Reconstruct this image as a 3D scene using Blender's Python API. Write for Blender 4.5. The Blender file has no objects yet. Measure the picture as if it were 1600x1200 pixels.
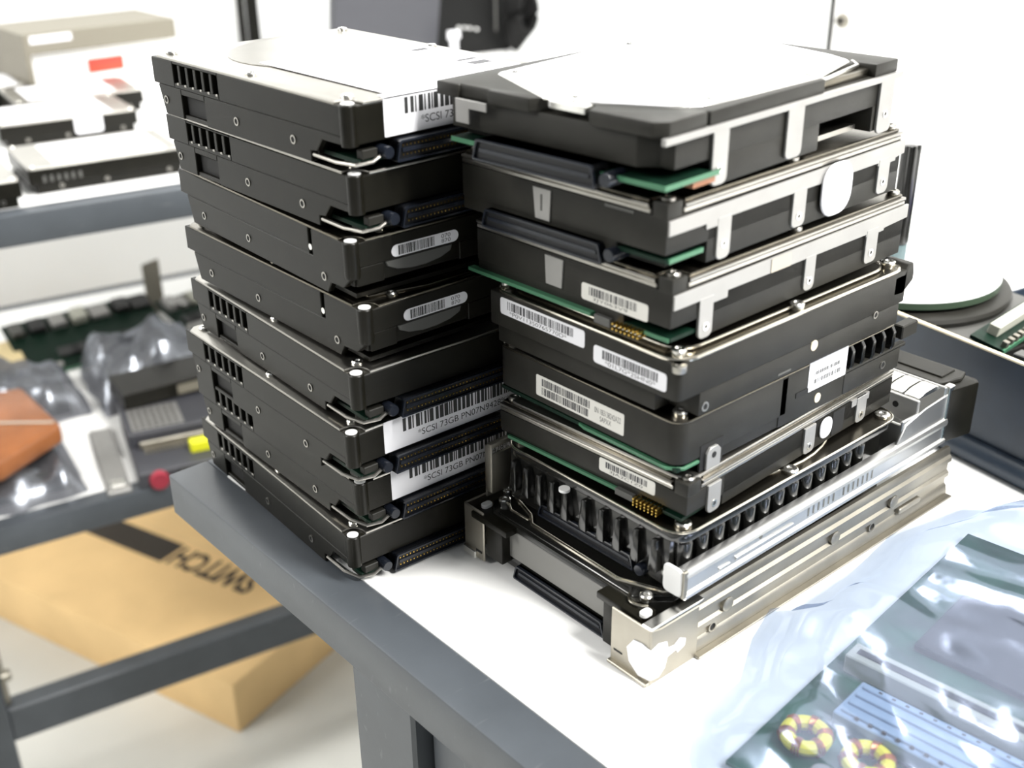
import bpy, bmesh, math, random
from mathutils import Vector, Matrix

S = 0.001            # all measures below are millimetres
PI = math.pi
scene = bpy.context.scene
COL = scene.collection
rnd = random.Random(7)

# ------------------------------------------------------------------ camera
cam_d = bpy.data.cameras.new('camera')
cam = bpy.data.objects.new('camera', cam_d)
COL.objects.link(cam)
CAM = Vector((-223.2, -345.4, 296.2))
YAW, PITCH, ROLL = 0.8570, -0.4500, -0.0120
def cam_axes():
    f = Vector((math.cos(YAW)*math.cos(PITCH), math.sin(YAW)*math.cos(PITCH), math.sin(PITCH)))
    r = f.cross(Vector((0, 0, 1))).normalized(); u = r.cross(f)
    return r*math.cos(ROLL)+u*math.sin(ROLL), u*math.cos(ROLL)-r*math.sin(ROLL), f
_r, _u, _f = cam_axes()
mw = Matrix((_r, _u, -_f)).transposed().to_4x4()
mw.translation = CAM*S
cam.matrix_world = mw
cam_d.sensor_width = 36.0
cam_d.lens = 1797.7/1600*36
cam_d.clip_start = 0.01
cam_d.dof.use_dof = True
cam_d.dof.focus_distance = 0.50
cam_d.dof.aperture_fstop = 9.0
scene.camera = cam

# ------------------------------------------------------------------ world and lights
w = bpy.data.worlds.new('room_light'); scene.world = w; w.use_nodes = True
w.node_tree.nodes['Background'].inputs[0].default_value = (0.93, 0.97, 1.0, 1)
w.node_tree.nodes['Background'].inputs[1].default_value = 0.17
def area(name, loc, size, power, target, color=(1, 0.985, 0.95), sy=None):
    d = bpy.data.lights.new(name, 'AREA'); d.energy = power; d.size = size
    if sy: d.shape = 'RECTANGLE'; d.size_y = sy
    d.color = color
    o = bpy.data.objects.new(name, d); COL.objects.link(o)
    o.location = loc
    o.rotation_euler = (Vector(target)-Vector(loc)).to_track_quat('-Z', 'Y').to_euler()
    return o
area('ceiling_light_near', (0.45, -1.35, 1.75), 0.35, 92, (0.3, -0.3, 0), sy=1.3)
area('ceiling_light_back', (0.75, 0.45, 1.75), 0.35, 27, (0.6, 0.4, 0), sy=1.3)
area('ceiling_light_left', (-2.1, 1.0, 1.75), 0.9, 50, (0.1, 1.1, -0.6), sy=1.3)
scene.view_settings.view_transform = 'Standard'
scene.view_settings.look = 'None'
scene.view_settings.gamma = 1
scene.view_settings.use_curve_mapping = False
scene.view_settings.exposure = 0.55

# ------------------------------------------------------------------ materials
MAT = {}
def mat(name, col, rough=0.5, metal=0.0, noise=None, bump=0.0, bscale=600, spec=0.5, coat=0.0):
    m = bpy.data.materials.new(name); m.use_nodes = True
    nt = m.node_tree; b = nt.nodes['Principled BSDF']
    b.inputs['Base Color'].default_value = (*col, 1)
    b.inputs['Roughness'].default_value = rough
    b.inputs['Metallic'].default_value = metal
    b.inputs['Specular IOR Level'].default_value = spec
    b.inputs['Coat Weight'].default_value = coat
    tc = nt.nodes.new('ShaderNodeTexCoord')
    if noise:
        n = nt.nodes.new('ShaderNodeTexNoise'); n.inputs['Scale'].default_value = noise[0]; n.inputs['Detail'].default_value = 4
        nt.links.new(tc.outputs['Object'], n.inputs['Vector'])
        cr = nt.nodes.new('ShaderNodeValToRGB')
        a = noise[1]
        cr.color_ramp.elements[0].position = 0.3; cr.color_ramp.elements[1].position = 0.7
        cr.color_ramp.elements[0].color = (*[c*(1-a) for c in col], 1)
        cr.color_ramp.elements[1].color = (*[min(1, c*(1+a)) for c in col], 1)
        nt.links.new(n.outputs['Fac'], cr.inputs['Fac'])
        nt.links.new(cr.outputs['Color'], b.inputs['Base Color'])
    if bump:
        n2 = nt.nodes.new('ShaderNodeTexNoise'); n2.inputs['Scale'].default_value = bscale; n2.inputs['Detail'].default_value = 3
        nt.links.new(tc.outputs['Object'], n2.inputs['Vector'])
        bp = nt.nodes.new('ShaderNodeBump'); bp.inputs['Strength'].default_value = bump; bp.inputs['Distance'].default_value = 0.0004
        nt.links.new(n2.outputs['Fac'], bp.inputs['Height'])
        nt.links.new(bp.outputs['Normal'], b.inputs['Normal'])
    MAT[name] = m
    return m
mat('black_cast', (0.0068, 0.0063, 0.0043), 0.36, 0, (90, 0.2), 0.10, 1500, spec=0.2)
mat('black_gloss', (0.010, 0.010, 0.009), 0.16, 0, spec=0.7)
mat('dark_recess', (0.004, 0.004, 0.004), 0.7)
mat('grey_cast', (0.019, 0.0183, 0.0155), 0.46, 0, (90, 0.15), 0.12, 1500, spec=0.22)
mat('grey_panel', (0.075, 0.075, 0.07), 0.5)
mat('panel_grey', (0.15, 0.148, 0.138), 0.5)
mat('silver', (0.80, 0.79, 0.75), 0.22, 1.0, (60, 0.06))
mat('cover_steel', (0.38, 0.365, 0.335), 0.30, 1.0, (40, 0.08), 0.05, 900)
mat('dark_cover', (0.17, 0.155, 0.125), 0.26, 1.0, (40, 0.15), 0.05, 900)
mat('rim_steel', (0.78, 0.73, 0.62), 0.2, 1.0)
mat('rail_alu', (0.33, 0.325, 0.315), 0.45, 0.55, (50, 0.06))
mat('rail_steel', (0.33, 0.31, 0.265), 0.45, 1.0, (45, 0.12), 0.06, 400)
mat('bright_alu', (0.62, 0.62, 0.61), 0.36, 1.0, (35, 0.08), 0.10, 220)
mat('label_white', (0.70, 0.70, 0.73), 0.45)
mat('label_cream', (0.60, 0.59, 0.55), 0.5)
mat('ink', (0.02, 0.02, 0.02), 0.6)
mat('ink_grey', (0.05, 0.05, 0.055), 0.6)
mat('plug_white', (0.75, 0.75, 0.74), 0.4)
mat('pcb_green', (0.0018, 0.013, 0.007), 0.5, 0, (200, 0.3), spec=0.2)
mat('board_green', (0.016, 0.075, 0.045), 0.4, 0, (40, 0.5))
mat('pcb_edge', (0.045, 0.15, 0.08), 0.45)
mat('gold', (0.75, 0.50, 0.12), 0.25, 1.0)
mat('connector', (0.006, 0.0065, 0.008), 0.35, spec=0.4)
mat('connector_edge', (0.010, 0.0125, 0.019), 0.22, spec=0.5)
mat('table_white', (0.86, 0.86, 0.85), 0.4, 0, (30, 0.02))
mat('floor_vinyl', (0.56, 0.56, 0.53), 0.45, 0, (6, 0.06))
mat('wall_paint', (0.80, 0.81, 0.81), 0.7, 0, (8, 0.02))
mat('panel_white', (0.86, 0.86, 0.85), 0.45)
mat('cardboard', (0.76, 0.53, 0.26), 0.8, 0, (12, 0.07), 0.2, 300)
mat('cardboard_ink', (0.030, 0.024, 0.018), 0.75)
mat('chassis_blue', (0.022, 0.034, 0.052), 0.42, 0, (60, 0.12), 0.1, 900)
mat('cream_edge', (0.70, 0.62, 0.45), 0.6)
mat('beige', (0.17, 0.155, 0.12), 0.55)
mat('grey_plastic', (0.045, 0.046, 0.055), 0.5)
mat('red', (0.75, 0.06, 0.03), 0.5)
mat('dark_red', (0.30, 0.02, 0.04), 0.5)
mat('yellow', (0.80, 0.80, 0.02), 0.5)
mat('toroid_yellow', (0.80, 0.68, 0.03), 0.45)
mat('copper', (0.55, 0.18, 0.07), 0.3, 0.9)
mat('orange_film', (0.24, 0.085, 0.028), 0.35, 0, (25, 0.25), 0.3, 60)
mat('purple_blue', (0.20, 0.20, 0.62), 0.45)
mat('slot_blue', (0.26, 0.35, 0.46), 0.5)
mat('slot_white', (0.42, 0.42, 0.36), 0.5)
mat('tan_board', (0.62, 0.50, 0.27), 0.7)
mat('cable_black', (0.005, 0.005, 0.005), 0.5, spec=0.2)
mat('disc_face', (0.85, 0.85, 0.86), 0.18, 0.3)
mat('disc_edge', (0.05, 0.075, 0.05), 0.2)
mat('chip', (0.015, 0.015, 0.016), 0.45)
mat('tan_film', (0.40, 0.36, 0.30), 0.5)

def frame_material():
    # dark grey laminate with pale scratches
    m = mat('table_frame', (0.060, 0.068, 0.078), 0.42, 0, (25, 0.12), 0.05, 700)
    nt = m.node_tree; b = nt.nodes['Principled BSDF']
    src = b.inputs['Base Color'].links[0].from_socket
    tc = [n for n in nt.nodes if n.type == 'TEX_COORD'][0]
    mp = nt.nodes.new('ShaderNodeMapping'); mp.inputs['Rotation'].default_value = (0, 0, 0.7); mp.inputs['Scale'].default_value = (18, 160, 60)
    n = nt.nodes.new('ShaderNodeTexNoise'); n.inputs['Scale'].default_value = 2.2; n.inputs['Detail'].default_value = 5
    nt.links.new(tc.outputs['Object'], mp.inputs['Vector']); nt.links.new(mp.outputs['Vector'], n.inputs['Vector'])
    cr = nt.nodes.new('ShaderNodeValToRGB'); cr.color_ramp.elements[0].position = 0.66; cr.color_ramp.elements[1].position = 0.78
    nt.links.new(n.outputs['Fac'], cr.inputs['Fac'])
    mx = nt.nodes.new('ShaderNodeMix'); mx.data_type = 'RGBA'
    mul = nt.nodes.new('ShaderNodeMath'); mul.operation = 'MULTIPLY'; mul.inputs[1].default_value = 0.22
    nt.links.new(cr.outputs['Color'], mul.inputs[0]); nt.links.new(mul.outputs[0], mx.inputs[0])
    nt.links.new(src, mx.inputs[6]); mx.inputs[7].default_value = (0.35, 0.36, 0.37, 1)
    nt.links.new(mx.outputs[2], b.inputs['Base Color'])
frame_material()

def film_material(name, tint, gloss_col, fac, dif=0.12, rough=0.14, dcol=(0.55, 0.6, 0.75)):
    m = bpy.data.materials.new(name); m.use_nodes = True; nt = m.node_tree
    for n in list(nt.nodes): nt.nodes.remove(n)
    out = nt.nodes.new('ShaderNodeOutputMaterial')
    tr = nt.nodes.new('ShaderNodeBsdfTransparent'); tr.inputs[0].default_value = (*tint, 1)
    gl = nt.nodes.new('ShaderNodeBsdfGlossy'); gl.inputs[0].default_value = (*gloss_col, 1); gl.inputs['Roughness'].default_value = rough
    df = nt.nodes.new('ShaderNodeBsdfDiffuse'); df.inputs[0].default_value = (*dcol, 1)
    m1 = nt.nodes.new('ShaderNodeMixShader'); m2 = nt.nodes.new('ShaderNodeMixShader')
    m1.inputs[0].default_value = dif; nt.links.new(tr.outputs[0], m1.inputs[1]); nt.links.new(df.outputs[0], m1.inputs[2])
    m2.inputs[0].default_value = fac; nt.links.new(m1.outputs[0], m2.inputs[1]); nt.links.new(gl.outputs[0], m2.inputs[2])
    nt.links.new(m2.outputs[0], out.inputs['Surface'])
    tc = nt.nodes.new('ShaderNodeTexCoord'); n2 = nt.nodes.new('ShaderNodeTexNoise'); n2.inputs['Scale'].default_value = 45; n2.inputs['Detail'].default_value = 3
    nt.links.new(tc.outputs['Object'], n2.inputs['Vector'])
    bp = nt.nodes.new('ShaderNodeBump'); bp.inputs['Strength'].default_value = 0.2; bp.inputs['Distance'].default_value = 0.002
    nt.links.new(n2.outputs['Fac'], bp.inputs['Height']); nt.links.new(bp.outputs['Normal'], gl.inputs['Normal'])
    MAT[name] = m
film_material('static_film', (0.60, 0.65, 0.72), (0.60, 0.68, 0.92), 0.15, 0.05, 0.18)
film_material('dark_film', (0.42, 0.42, 0.44), (0.66, 0.70, 0.78), 0.19, 0.24, 0.25, (0.30, 0.31, 0.34))
film_material('teal_clear', (0.25, 0.36, 0.37), (0.8, 0.9, 0.9), 0.15, 0.4, 0.2, (0.05, 0.09, 0.10))

# ------------------------------------------------------------------ mesh helpers
class MB:
    def __init__(s): s.v = []; s.f = []
    def _add(s, vs, fs):
        b = len(s.v); s.v += [tuple(v) for v in vs]; s.f += [tuple(i+b for i in f) for f in fs]; return s
    def box(s, x0, x1, y0, y1, z0, z1):
        return s._add([(x0,y0,z0),(x1,y0,z0),(x1,y1,z0),(x0,y1,z0),(x0,y0,z1),(x1,y0,z1),(x1,y1,z1),(x0,y1,z1)],
                      [(0,3,2,1),(4,5,6,7),(0,1,5,4),(1,2,6,5),(2,3,7,6),(3,0,4,7)])
    def prism(s, poly, axis, lo, hi):
        n = len(poly)
        def p(q, h): return {'z': (q[0], q[1], h), 'x': (h, q[0], q[1]), 'y': (q[0], h, q[1])}[axis]
        vs = [p(q, lo) for q in poly]+[p(q, hi) for q in poly]
        return s._add(vs, [tuple(range(n))[::-1], tuple(range(n, 2*n))]+[(i, (i+1) % n, n+(i+1) % n, n+i) for i in range(n)])
    def frustum(s, c, b, t, z0, z1):
        # tapered block: half sizes b at z0, t at z1
        vs = [(c[0]+sx*h[0], c[1]+sy*h[1], z) for h, z in ((b, z0), (t, z1)) for sx, sy in ((-1,-1),(1,-1),(1,1),(-1,1))]
        return s._add(vs, [(0,3,2,1),(4,5,6,7),(0,1,5,4),(1,2,6,5),(2,3,7,6),(3,0,4,7)])
    def lathe(s, c, axis, prof, n=16):
        # prof: list of (radius, height) along axis
        vs = []
        for r, h in prof:
            for i in range(n):
                a = 2*PI*i/n; x, y = r*math.cos(a), r*math.sin(a)
                d = {'z': (x, y, h), 'x': (h, x, y), 'y': (x, h, y)}[axis]
                vs.append((c[0]+d[0], c[1]+d[1], c[2]+d[2]))
        m = len(prof); fs = []
        for j in range(m-1):
            for i in range(n):
                fs.append((j*n+i, j*n+(i+1) % n, (j+1)*n+(i+1) % n, (j+1)*n+i))
        fs.append(tuple(range(n))[::-1]); fs.append(tuple(range((m-1)*n, m*n)))
        return s._add(vs, fs)
    def cyl(s, c, axis, r, h0, h1, n=16): return s.lathe(c, axis, [(r, h0), (r, h1)], n)
    def ring(s, c, axis, r0, r1, h0, h1, n=16):
        vs = []; prof = [(r0, h0), (r1, h0), (r1, h1), (r0, h1)]
        for r, h in prof:
            for i in range(n):
                a = 2*PI*i/n; x, y = r*math.cos(a), r*math.sin(a)
                d = {'z': (x, y, h), 'x': (h, x, y), 'y': (x, h, y)}[axis]
                vs.append((c[0]+d[0], c[1]+d[1], c[2]+d[2]))
        fs = []
        for j in range(4):
            for i in range(n):
                fs.append((j*n+i, j*n+(i+1) % n, ((j+1) % 4)*n+(i+1) % n, ((j+1) % 4)*n+i))
        return s._add(vs, fs)
    def tube(s, pts, r, n=8, closed=False):
        pts = [Vector(p) for p in pts]; m = len(pts); vs = []
        up = Vector((0, 0, 1))
        for i, p in enumerate(pts):
            if closed: t = (pts[(i+1) % m]-pts[i-1])
            else: t = pts[min(i+1, m-1)]-pts[max(i-1, 0)]
            t.normalize()
            a = t.cross(up)
            if a.length < 0.05: a = t.cross(Vector((1, 0, 0)))
            a.normalize(); b = a.cross(t)
            for k in range(n):
                th = 2*PI*k/n; vs.append(p+a*(r*math.cos(th))+b*(r*math.sin(th)))
        fs = []
        for i in range(m if closed else m-1):
            j = (i+1) % m
            for k in range(n): fs.append((i*n+k, i*n+(k+1) % n, j*n+(k+1) % n, j*n+k))
        if not closed: fs.append(tuple(range(n))[::-1]); fs.append(tuple(range((m-1)*n, m*n)))
        return s._add(vs, fs)
    def build(s, name, m, parent=None, bevel=0.0, smooth=True, seg=1):
        me = bpy.data.meshes.new(name)
        bm = bmesh.new()
        bv = [bm.verts.new((v[0]*S, v[1]*S, v[2]*S)) for v in s.v]
        for f in s.f:
            try: bm.faces.new([bv[i] for i in f])
            except ValueError: pass
        bmesh.ops.recalc_face_normals(bm, faces=bm.faces)
        if bevel:
            ed = [e for e in bm.edges if len(e.link_faces) == 2 and e.calc_face_angle(0) > 0.6]
            bmesh.ops.bevel(bm, geom=ed, offset=bevel*S, segments=seg, profile=0.5, affect='EDGES', clamp_overlap=True)
        bm.to_mesh(me); bm.free()
        me.materials.append(MAT[m])
        if smooth:
            me.shade_smooth(); me.set_sharp_from_angle(angle=0.6)
        o = bpy.data.objects.new(name, me); COL.objects.link(o)
        if parent is not None: o.parent = parent
        return o

def rrect(x0, x1, y0, y1, r, n=4):
    pts = []
    for cx, cy, a0 in ((x1-r, y0+r, -PI/2), (x1-r, y1-r, 0), (x0+r, y1-r, PI/2), (x0+r, y0+r, PI)):
        for i in range(n+1):
            a = a0+PI/2*i/n; pts.append((cx+r*math.cos(a), cy+r*math.sin(a)))
    return pts
def disc(cx, cy, r, n=32): return [(cx+r*math.cos(2*PI*i/n), cy+r*math.sin(2*PI*i/n)) for i in range(n)]

def thing(name, label, cat, loc=(0, 0, 0), rz=0, group=None, rx=0, ry=0):
    o = bpy.data.objects.new(name, None); COL.objects.link(o)
    o.empty_display_size = 0.01
    o.location = (loc[0]*S, loc[1]*S, loc[2]*S); o.rotation_euler = (rx, ry, rz)
    o['label'] = label; o['category'] = cat
    if group: o['group'] = group
    return o
def tag(o, label, cat, group=None):
    o['label'] = label; o['category'] = cat
    if group: o['group'] = group
    return o
def struct(o): o['kind'] = 'structure'; return o
def at(o, loc, rz=0):
    o.location = (loc[0]*S, loc[1]*S, loc[2]*S); o.rotation_euler = (0, 0, rz); return o
def kids(o): return [c for c in bpy.data.objects if c.parent == o]
def dup(root, loc, rz, label, group=None):
    r = root.copy(); COL.objects.link(r); at(r, loc, rz); r['label'] = label
    if group: r['group'] = group
    for ch in kids(root):
        c = ch.copy(); COL.objects.link(c); c.parent = r
        for g in kids(ch):
            d = g.copy(); COL.objects.link(d); d.parent = c
    return r

# ---- printed labels -------------------------------------------------------
def text_mesh(body, bold=0.0):
    cu = bpy.data.curves.new('t', 'FONT'); cu.body = body; cu.size = 1.0; cu.offset = bold
    ob = bpy.data.objects.new('t', cu); COL.objects.link(ob)
    dg = bpy.context.evaluated_depsgraph_get(); dg.update()
    me = bpy.data.meshes.new_from_object(ob.evaluated_get(dg))
    vs = [tuple(v.co) for v in me.vertices]; fs = [tuple(p.vertices) for p in me.polygons]
    bpy.data.objects.remove(ob); bpy.data.curves.remove(cu); bpy.data.meshes.remove(me)
    x0 = min(v[0] for v in vs); x1 = max(v[0] for v in vs); y0 = min(v[1] for v in vs); y1 = max(v[1] for v in vs)
    return [((v[0]-x0)/(x1-x0), (v[1]-y0)/(y1-y0)) for v in vs], fs
class Face:
    """a flat printed surface: origin o (bottom left), reading direction u, up v"""
    def __init__(s, o, u, v):
        s.o, s.u, s.v = Vector(o), Vector(u).normalized(), Vector(v).normalized(); s.n = s.u.cross(s.v)
    def p(s, a, b, h): return s.o+s.u*a+s.v*b+s.n*h
    def plate(s, mb, poly, h0, h1):
        n = len(poly)
        mb._add([s.p(a, b, h0) for a, b in poly]+[s.p(a, b, h1) for a, b in poly],
                [tuple(range(n))[::-1], tuple(range(n, 2*n))]+[(i, (i+1) % n, n+(i+1) % n, n+i) for i in range(n)])
        return mb
def sticker(parent, face, w, h, r=0.8, th=0.15, m='label_white', name='label', bars=(), texts=(), ink='ink', poly=None):
    mb = MB(); face.plate(mb, poly or rrect(0, w, 0, h, r), -0.05, th)
    lab = mb.build(name, m, parent)
    for (x0, x1, y0, y1, seed) in bars:
        rr = random.Random(seed); mb = MB(); x = x0
        unit = (x1-x0)/ (90 if (x1-x0) > 25 else 60)
        while x < x1:
            bw = unit*rr.choice((1, 1, 1.6, 2.4, 3)); gp = unit*rr.choice((0.6, 0.8, 1, 1.6))
            e = min(x+bw, x1)
            mb._add([face.p(x, y0, th+0.03), face.p(e, y0, th+0.03), face.p(e, y1, th+0.03), face.p(x, y1, th+0.03)], [(0, 1, 2, 3)])
            x = e+gp
        mb.build('barcode', ink, lab, smooth=False)
    for (body, x0, y0, tw, thh) in texts:
        vs, fs = text_mesh(body); mb = MB()
        mb._add([face.p(x0+a*tw, y0+b*thh, th+0.03) for a, b in vs], fs)
        mb.build('printed_text', ink, lab, smooth=False)
    return lab
UX, UZ, UNY = (1, 0, 0), (0, 0, 1), (0, -1, 0)

def screw(parent, x, y, z0, z1, r=2.4, m='silver'):
    mb = MB().lathe((x, y, 0), 'z', [(r*0.95, z0), (r, z0+0.3), (r, z1-0.5), (r*0.8, z1), (r*0.45, z1), (r*0.35, z1-0.5)], 14)
    return mb.build('screw', m, parent)
def side_hole(parent, axis, x, y, z, sgn=-1, r=1.9):
    c = (x, y, z)
    h = (-0.35, 0.3)
    o = MB().ring(c, axis, r*0.62, r*0.95, h[0], h[1], 14).build('screw_hole', 'cover_steel', parent)
    MB().cyl(c, axis, r*0.6, -0.1, 0.25, 12).build('bore', 'dark_recess', o)
    return o
def scsi_connector(parent, face, w, h, depth=4.0, pins=True):
    """wide D shell socket seen end on; face origin at lower left corner of its mouth"""
    c = min(1.6, h*0.25)
    outer = [(0.5, 0), (w-0.5, 0), (w, 0.6), (w-c, h-0.5), (w-c-0.8, h), (c+0.8, h), (c, h-0.5), (0, 0.6)]
    mb = MB(); face.plate(mb, outer, -depth, -0.6)
    con = mb.build('connector', 'connector', parent)
    k = 0.75; inner = [(w/2+(a-w/2)*(w-2*k)/w, h/2+(b-h/2)*(h-2*k)/h) for a, b in outer]
    n = len(outer); rim = MB()
    rim._add([face.p(a, b, -depth) for a, b in outer]+[face.p(a, b, 0.6) for a, b in outer]+[face.p(a, b, 0.6) for a, b in inner]+[face.p(a, b, -0.8) for a, b in inner],
             [(i, (i+1) % n, n+(i+1) % n, n+i) for i in range(n)]+[(n+i, n+(i+1) % n, 2*n+(i+1) % n, 2*n+i) for i in range(n)]+[(2*n+i, 2*n+(i+1) % n, 3*n+(i+1) % n, 3*n+i) for i in range(n)])
    rim.build('shell', 'connector_edge', con)
    t = MB(); face.plate(t, [(3, h*0.42), (w-3, h*0.42), (w-3, h*0.60), (3, h*0.60)], -0.7, 0.1); t.build('tongue', 'connector_edge', con)
    if pins:
        pm = MB(); m = 34
        for i in range(m):
            a = 3.6+(w-7.2)*i/(m-1)
            for b in (h*0.28, h*0.72):
                face.plate(pm, [(a-0.22, b-0.3), (a+0.22, b-0.3), (a+0.22, b+0.3), (a-0.22, b+0.3)], -0.7, -0.25)
        o = pm.build('pins', 'gold', con, smooth=False); o['kind'] = 'stuff'
    return con

# ------------------------------------------------------------------ the setting
FLOOR = -750
struct(MB().box(-2600, 1500, -2200, 1480, FLOOR-30, FLOOR).build('floor', 'floor_vinyl'))
struct(MB().box(-2600, 1500, 1480, 1540, FLOOR, 1900).build('wall_left', 'wall_paint'))
struct(MB().box(1440, 1500, -2200, 1480, FLOOR, 1900).build('wall_back', 'wall_paint'))

# ------------------------------------------------------------------ worktable
table = thing('worktable', 'white worktable with a dark grey edge frame carrying the stacks of drives', 'table', (0, 0, FLOOR))
tz = -FLOOR
MB().prism([(0, -1100), (834, -1100), (834, 360), (150, 360), (150, 135), (0, 135)], 'z', tz-22, tz).build('worktop', 'table_white', table)
MB().box(-22, 0, -1100, 157, tz-23, tz).build('edge_frame', 'table_frame', table, bevel=1.2, seg=2)
MB().box(0, 150, 135, 157, tz-23, tz).build('edge_frame', 'table_frame', table, bevel=1.2, seg=2)
for (lx, ly) in ((-18, -44), (770, -44), (-18, -1090), (770, -1090)):
    MB().box(lx, lx+44, ly, ly+44, 0, tz-23).build('leg', 'table_frame', table, bevel=1.5)
MB().box(-10, 20, -1040, -46, tz-70, tz-25).build('apron_rail', 'table_frame', table, bevel=1)
# white upright panel at the back of the table
pan = thing('bench_panel', 'white upright panel with a black edge standing along the back of the table', 'panel', (836, 0, FLOOR))
MB().box(0, 20, -1100, 364, 0, 1500).build('board', 'panel_white', pan)
MB().box(-1, 20, 364, 369, 0, 1500).build('edge_strip', 'black_cast', pan)
rv = MB().lathe((0, 352.8, 865.2), 'x', [(7.5, 0), (7, -3), (4, -5), (3, -4)], 20).build('bolt', 'rail_steel', pan)
MB().cyl((0, 352.8, 865.2), 'x', 2.8, -5.2, -3.9, 6).build('hex_socket', 'dark_recess', rv)

# ================================================================== HARD DRIVES
# ---- left stack: drives with slotted side and wide connector -------------
def fin_drive():
    t = thing('hard_drive', '', 'hard drive', group='drives of the left stack')
    b = MB()
    b.prism([(0, 9.6), (22, 9.6), (24, 2), (139, 2), (144, 12.5), (147, 12.5), (147, 23.6), (0, 23.6)], 'x', 2.5, 101.6)
    b.prism([(25, -0.3), (104, -0.3), (104, 12.5), (0, 12.5), (0, 9.5), (17, 9.5), (21, 4.5), (25, 4)], 'x', 0, 3)
    b.box(0, 3, 104, 124, 10, 12.5); b.box(0.6, 3, 104, 124, -0.3, 1.6)
    b.prism([(124, -0.3), (140, -0.3), (144, 11.8), (144, 12.5), (124, 12.5)], 'x', 0, 3)
    b.box(0, 3, 0, 91, 12.5, 23.6); b.box(0, 3, 91, 129, 12.5, 14.6); b.box(0, 3, 91, 129, 22.5, 23.6); b.box(0, 3, 129, 148, 12.5, 23.6)
    b.build('body', 'black_cast', t, bevel=0.35)
    MB().box(2.45, 2.6, 90, 130, 14, 23).box(2.45, 2.6, 103, 125, 1, 10.5).build('recess', 'dark_recess', t)
    for i in range(5):
        y = 95.0+6.75*i+0.6
        MB().box(0.1, 2.6, y, y+2.4, 14.4, 22.6).build('rib', 'black_cast', t, bevel=0.3)
    nb = MB()
    for i in range(6):
        y = 92.6+6.6*i; nb.box(-0.15, 0.9, y-0.9, y+0.9, 13.9, 14.9)
    nb.build('slot_glint', 'cover_steel', t, bevel=0.2)  # bright steel nubs stand in for the reflection at the foot of each slot
    for y in (36.5, 78.5, 138): side_hole(t, 'x', 0, y, 6.2)
    # corner post with white plug
    MB().lathe((2.5, 2.5, 0), 'z', [(3.2, 9.2), (3.3, 10), (3.3, 23.8), (3.0, 24.2)], 18).build('corner_post', 'black_cast', t)
    MB().lathe((2.5, 2.5, 0), 'z', [(2.4, 24.0), (2.5, 24.6), (1.8, 24.9)], 16).build('corner_plug', 'plug_white', t)
    # steel cover, notched around the post
    arc = [(2.5+5.2*math.cos(a), 2.5+5.2*math.sin(a)) for a in [PI/2*(1-i/6)-0.25+0.5*(1-i/6)-0.25+0.25 for i in range(7)]]
    arc = [(max(0.2, p[0]), max(0.2, p[1])) for p in arc]
    cov = [(0.2, 7.6)]+arc[1:-1]+[(7.6, 0.2), (98, 0.2), (101.4, 4), (101.4, 143), (98, 146.8), (4, 146.8), (0.2, 143)]
    cv = MB().prism(cov, 'z', 23.5, 24.7).build('cover', 'cover_steel', t, bevel=0.4, seg=2)
    MB().prism(disc(57, 99, 41), 'z', 24.6, 25.15).build('raised_disc', 'cover_steel', cv, bevel=0.3)
    MB().prism(rrect(24, 92, 16, 86, 5), 'z', 24.6, 25.1).build('raised_plate', 'cover_steel', cv, bevel=0.3)
    for x, y in ((7.5, 9.5), (96, 7), (6, 140), (96, 140), (5, 72), (96.5, 72)): screw(t, x, y, 24.6, 26.0)
    # underside
    MB().box(5, 98, 1.5, 118, 2.2, 3.8).build('circuit_board', 'pcb_green', t)
    MB().tube([(0.8, 24, 2.6), (1.2, 10, 2.2), (4, 2, 2.0), (10, -0.4, 2.6), (14, -0.4, 4.5)], 0.8, 8).build('bracket_wire', 'cover_steel', t)
    MB().box(30, 90, 20, 110, -0.3, 2.4).box(6, 12, 6, 12, -0.3, 2.4).build('underside_plate', 'black_cast', t)
    MB().box(6, 13, 0.4, 4, 3.8, 7.2).build('bracket', 'grey_cast', t, bevel=0.3)
    MB().lathe((15.6, 0, 5.4), 'y', [(2.2, -3.2), (2.5, -2.6), (2.5, 3)], 14).build('guide_post', 'connector_edge', t)
    scsi_connector(t, Face((18.6, -3.2, 1.3), UX, UZ), 66, 7.9, 6)
    return t
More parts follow.
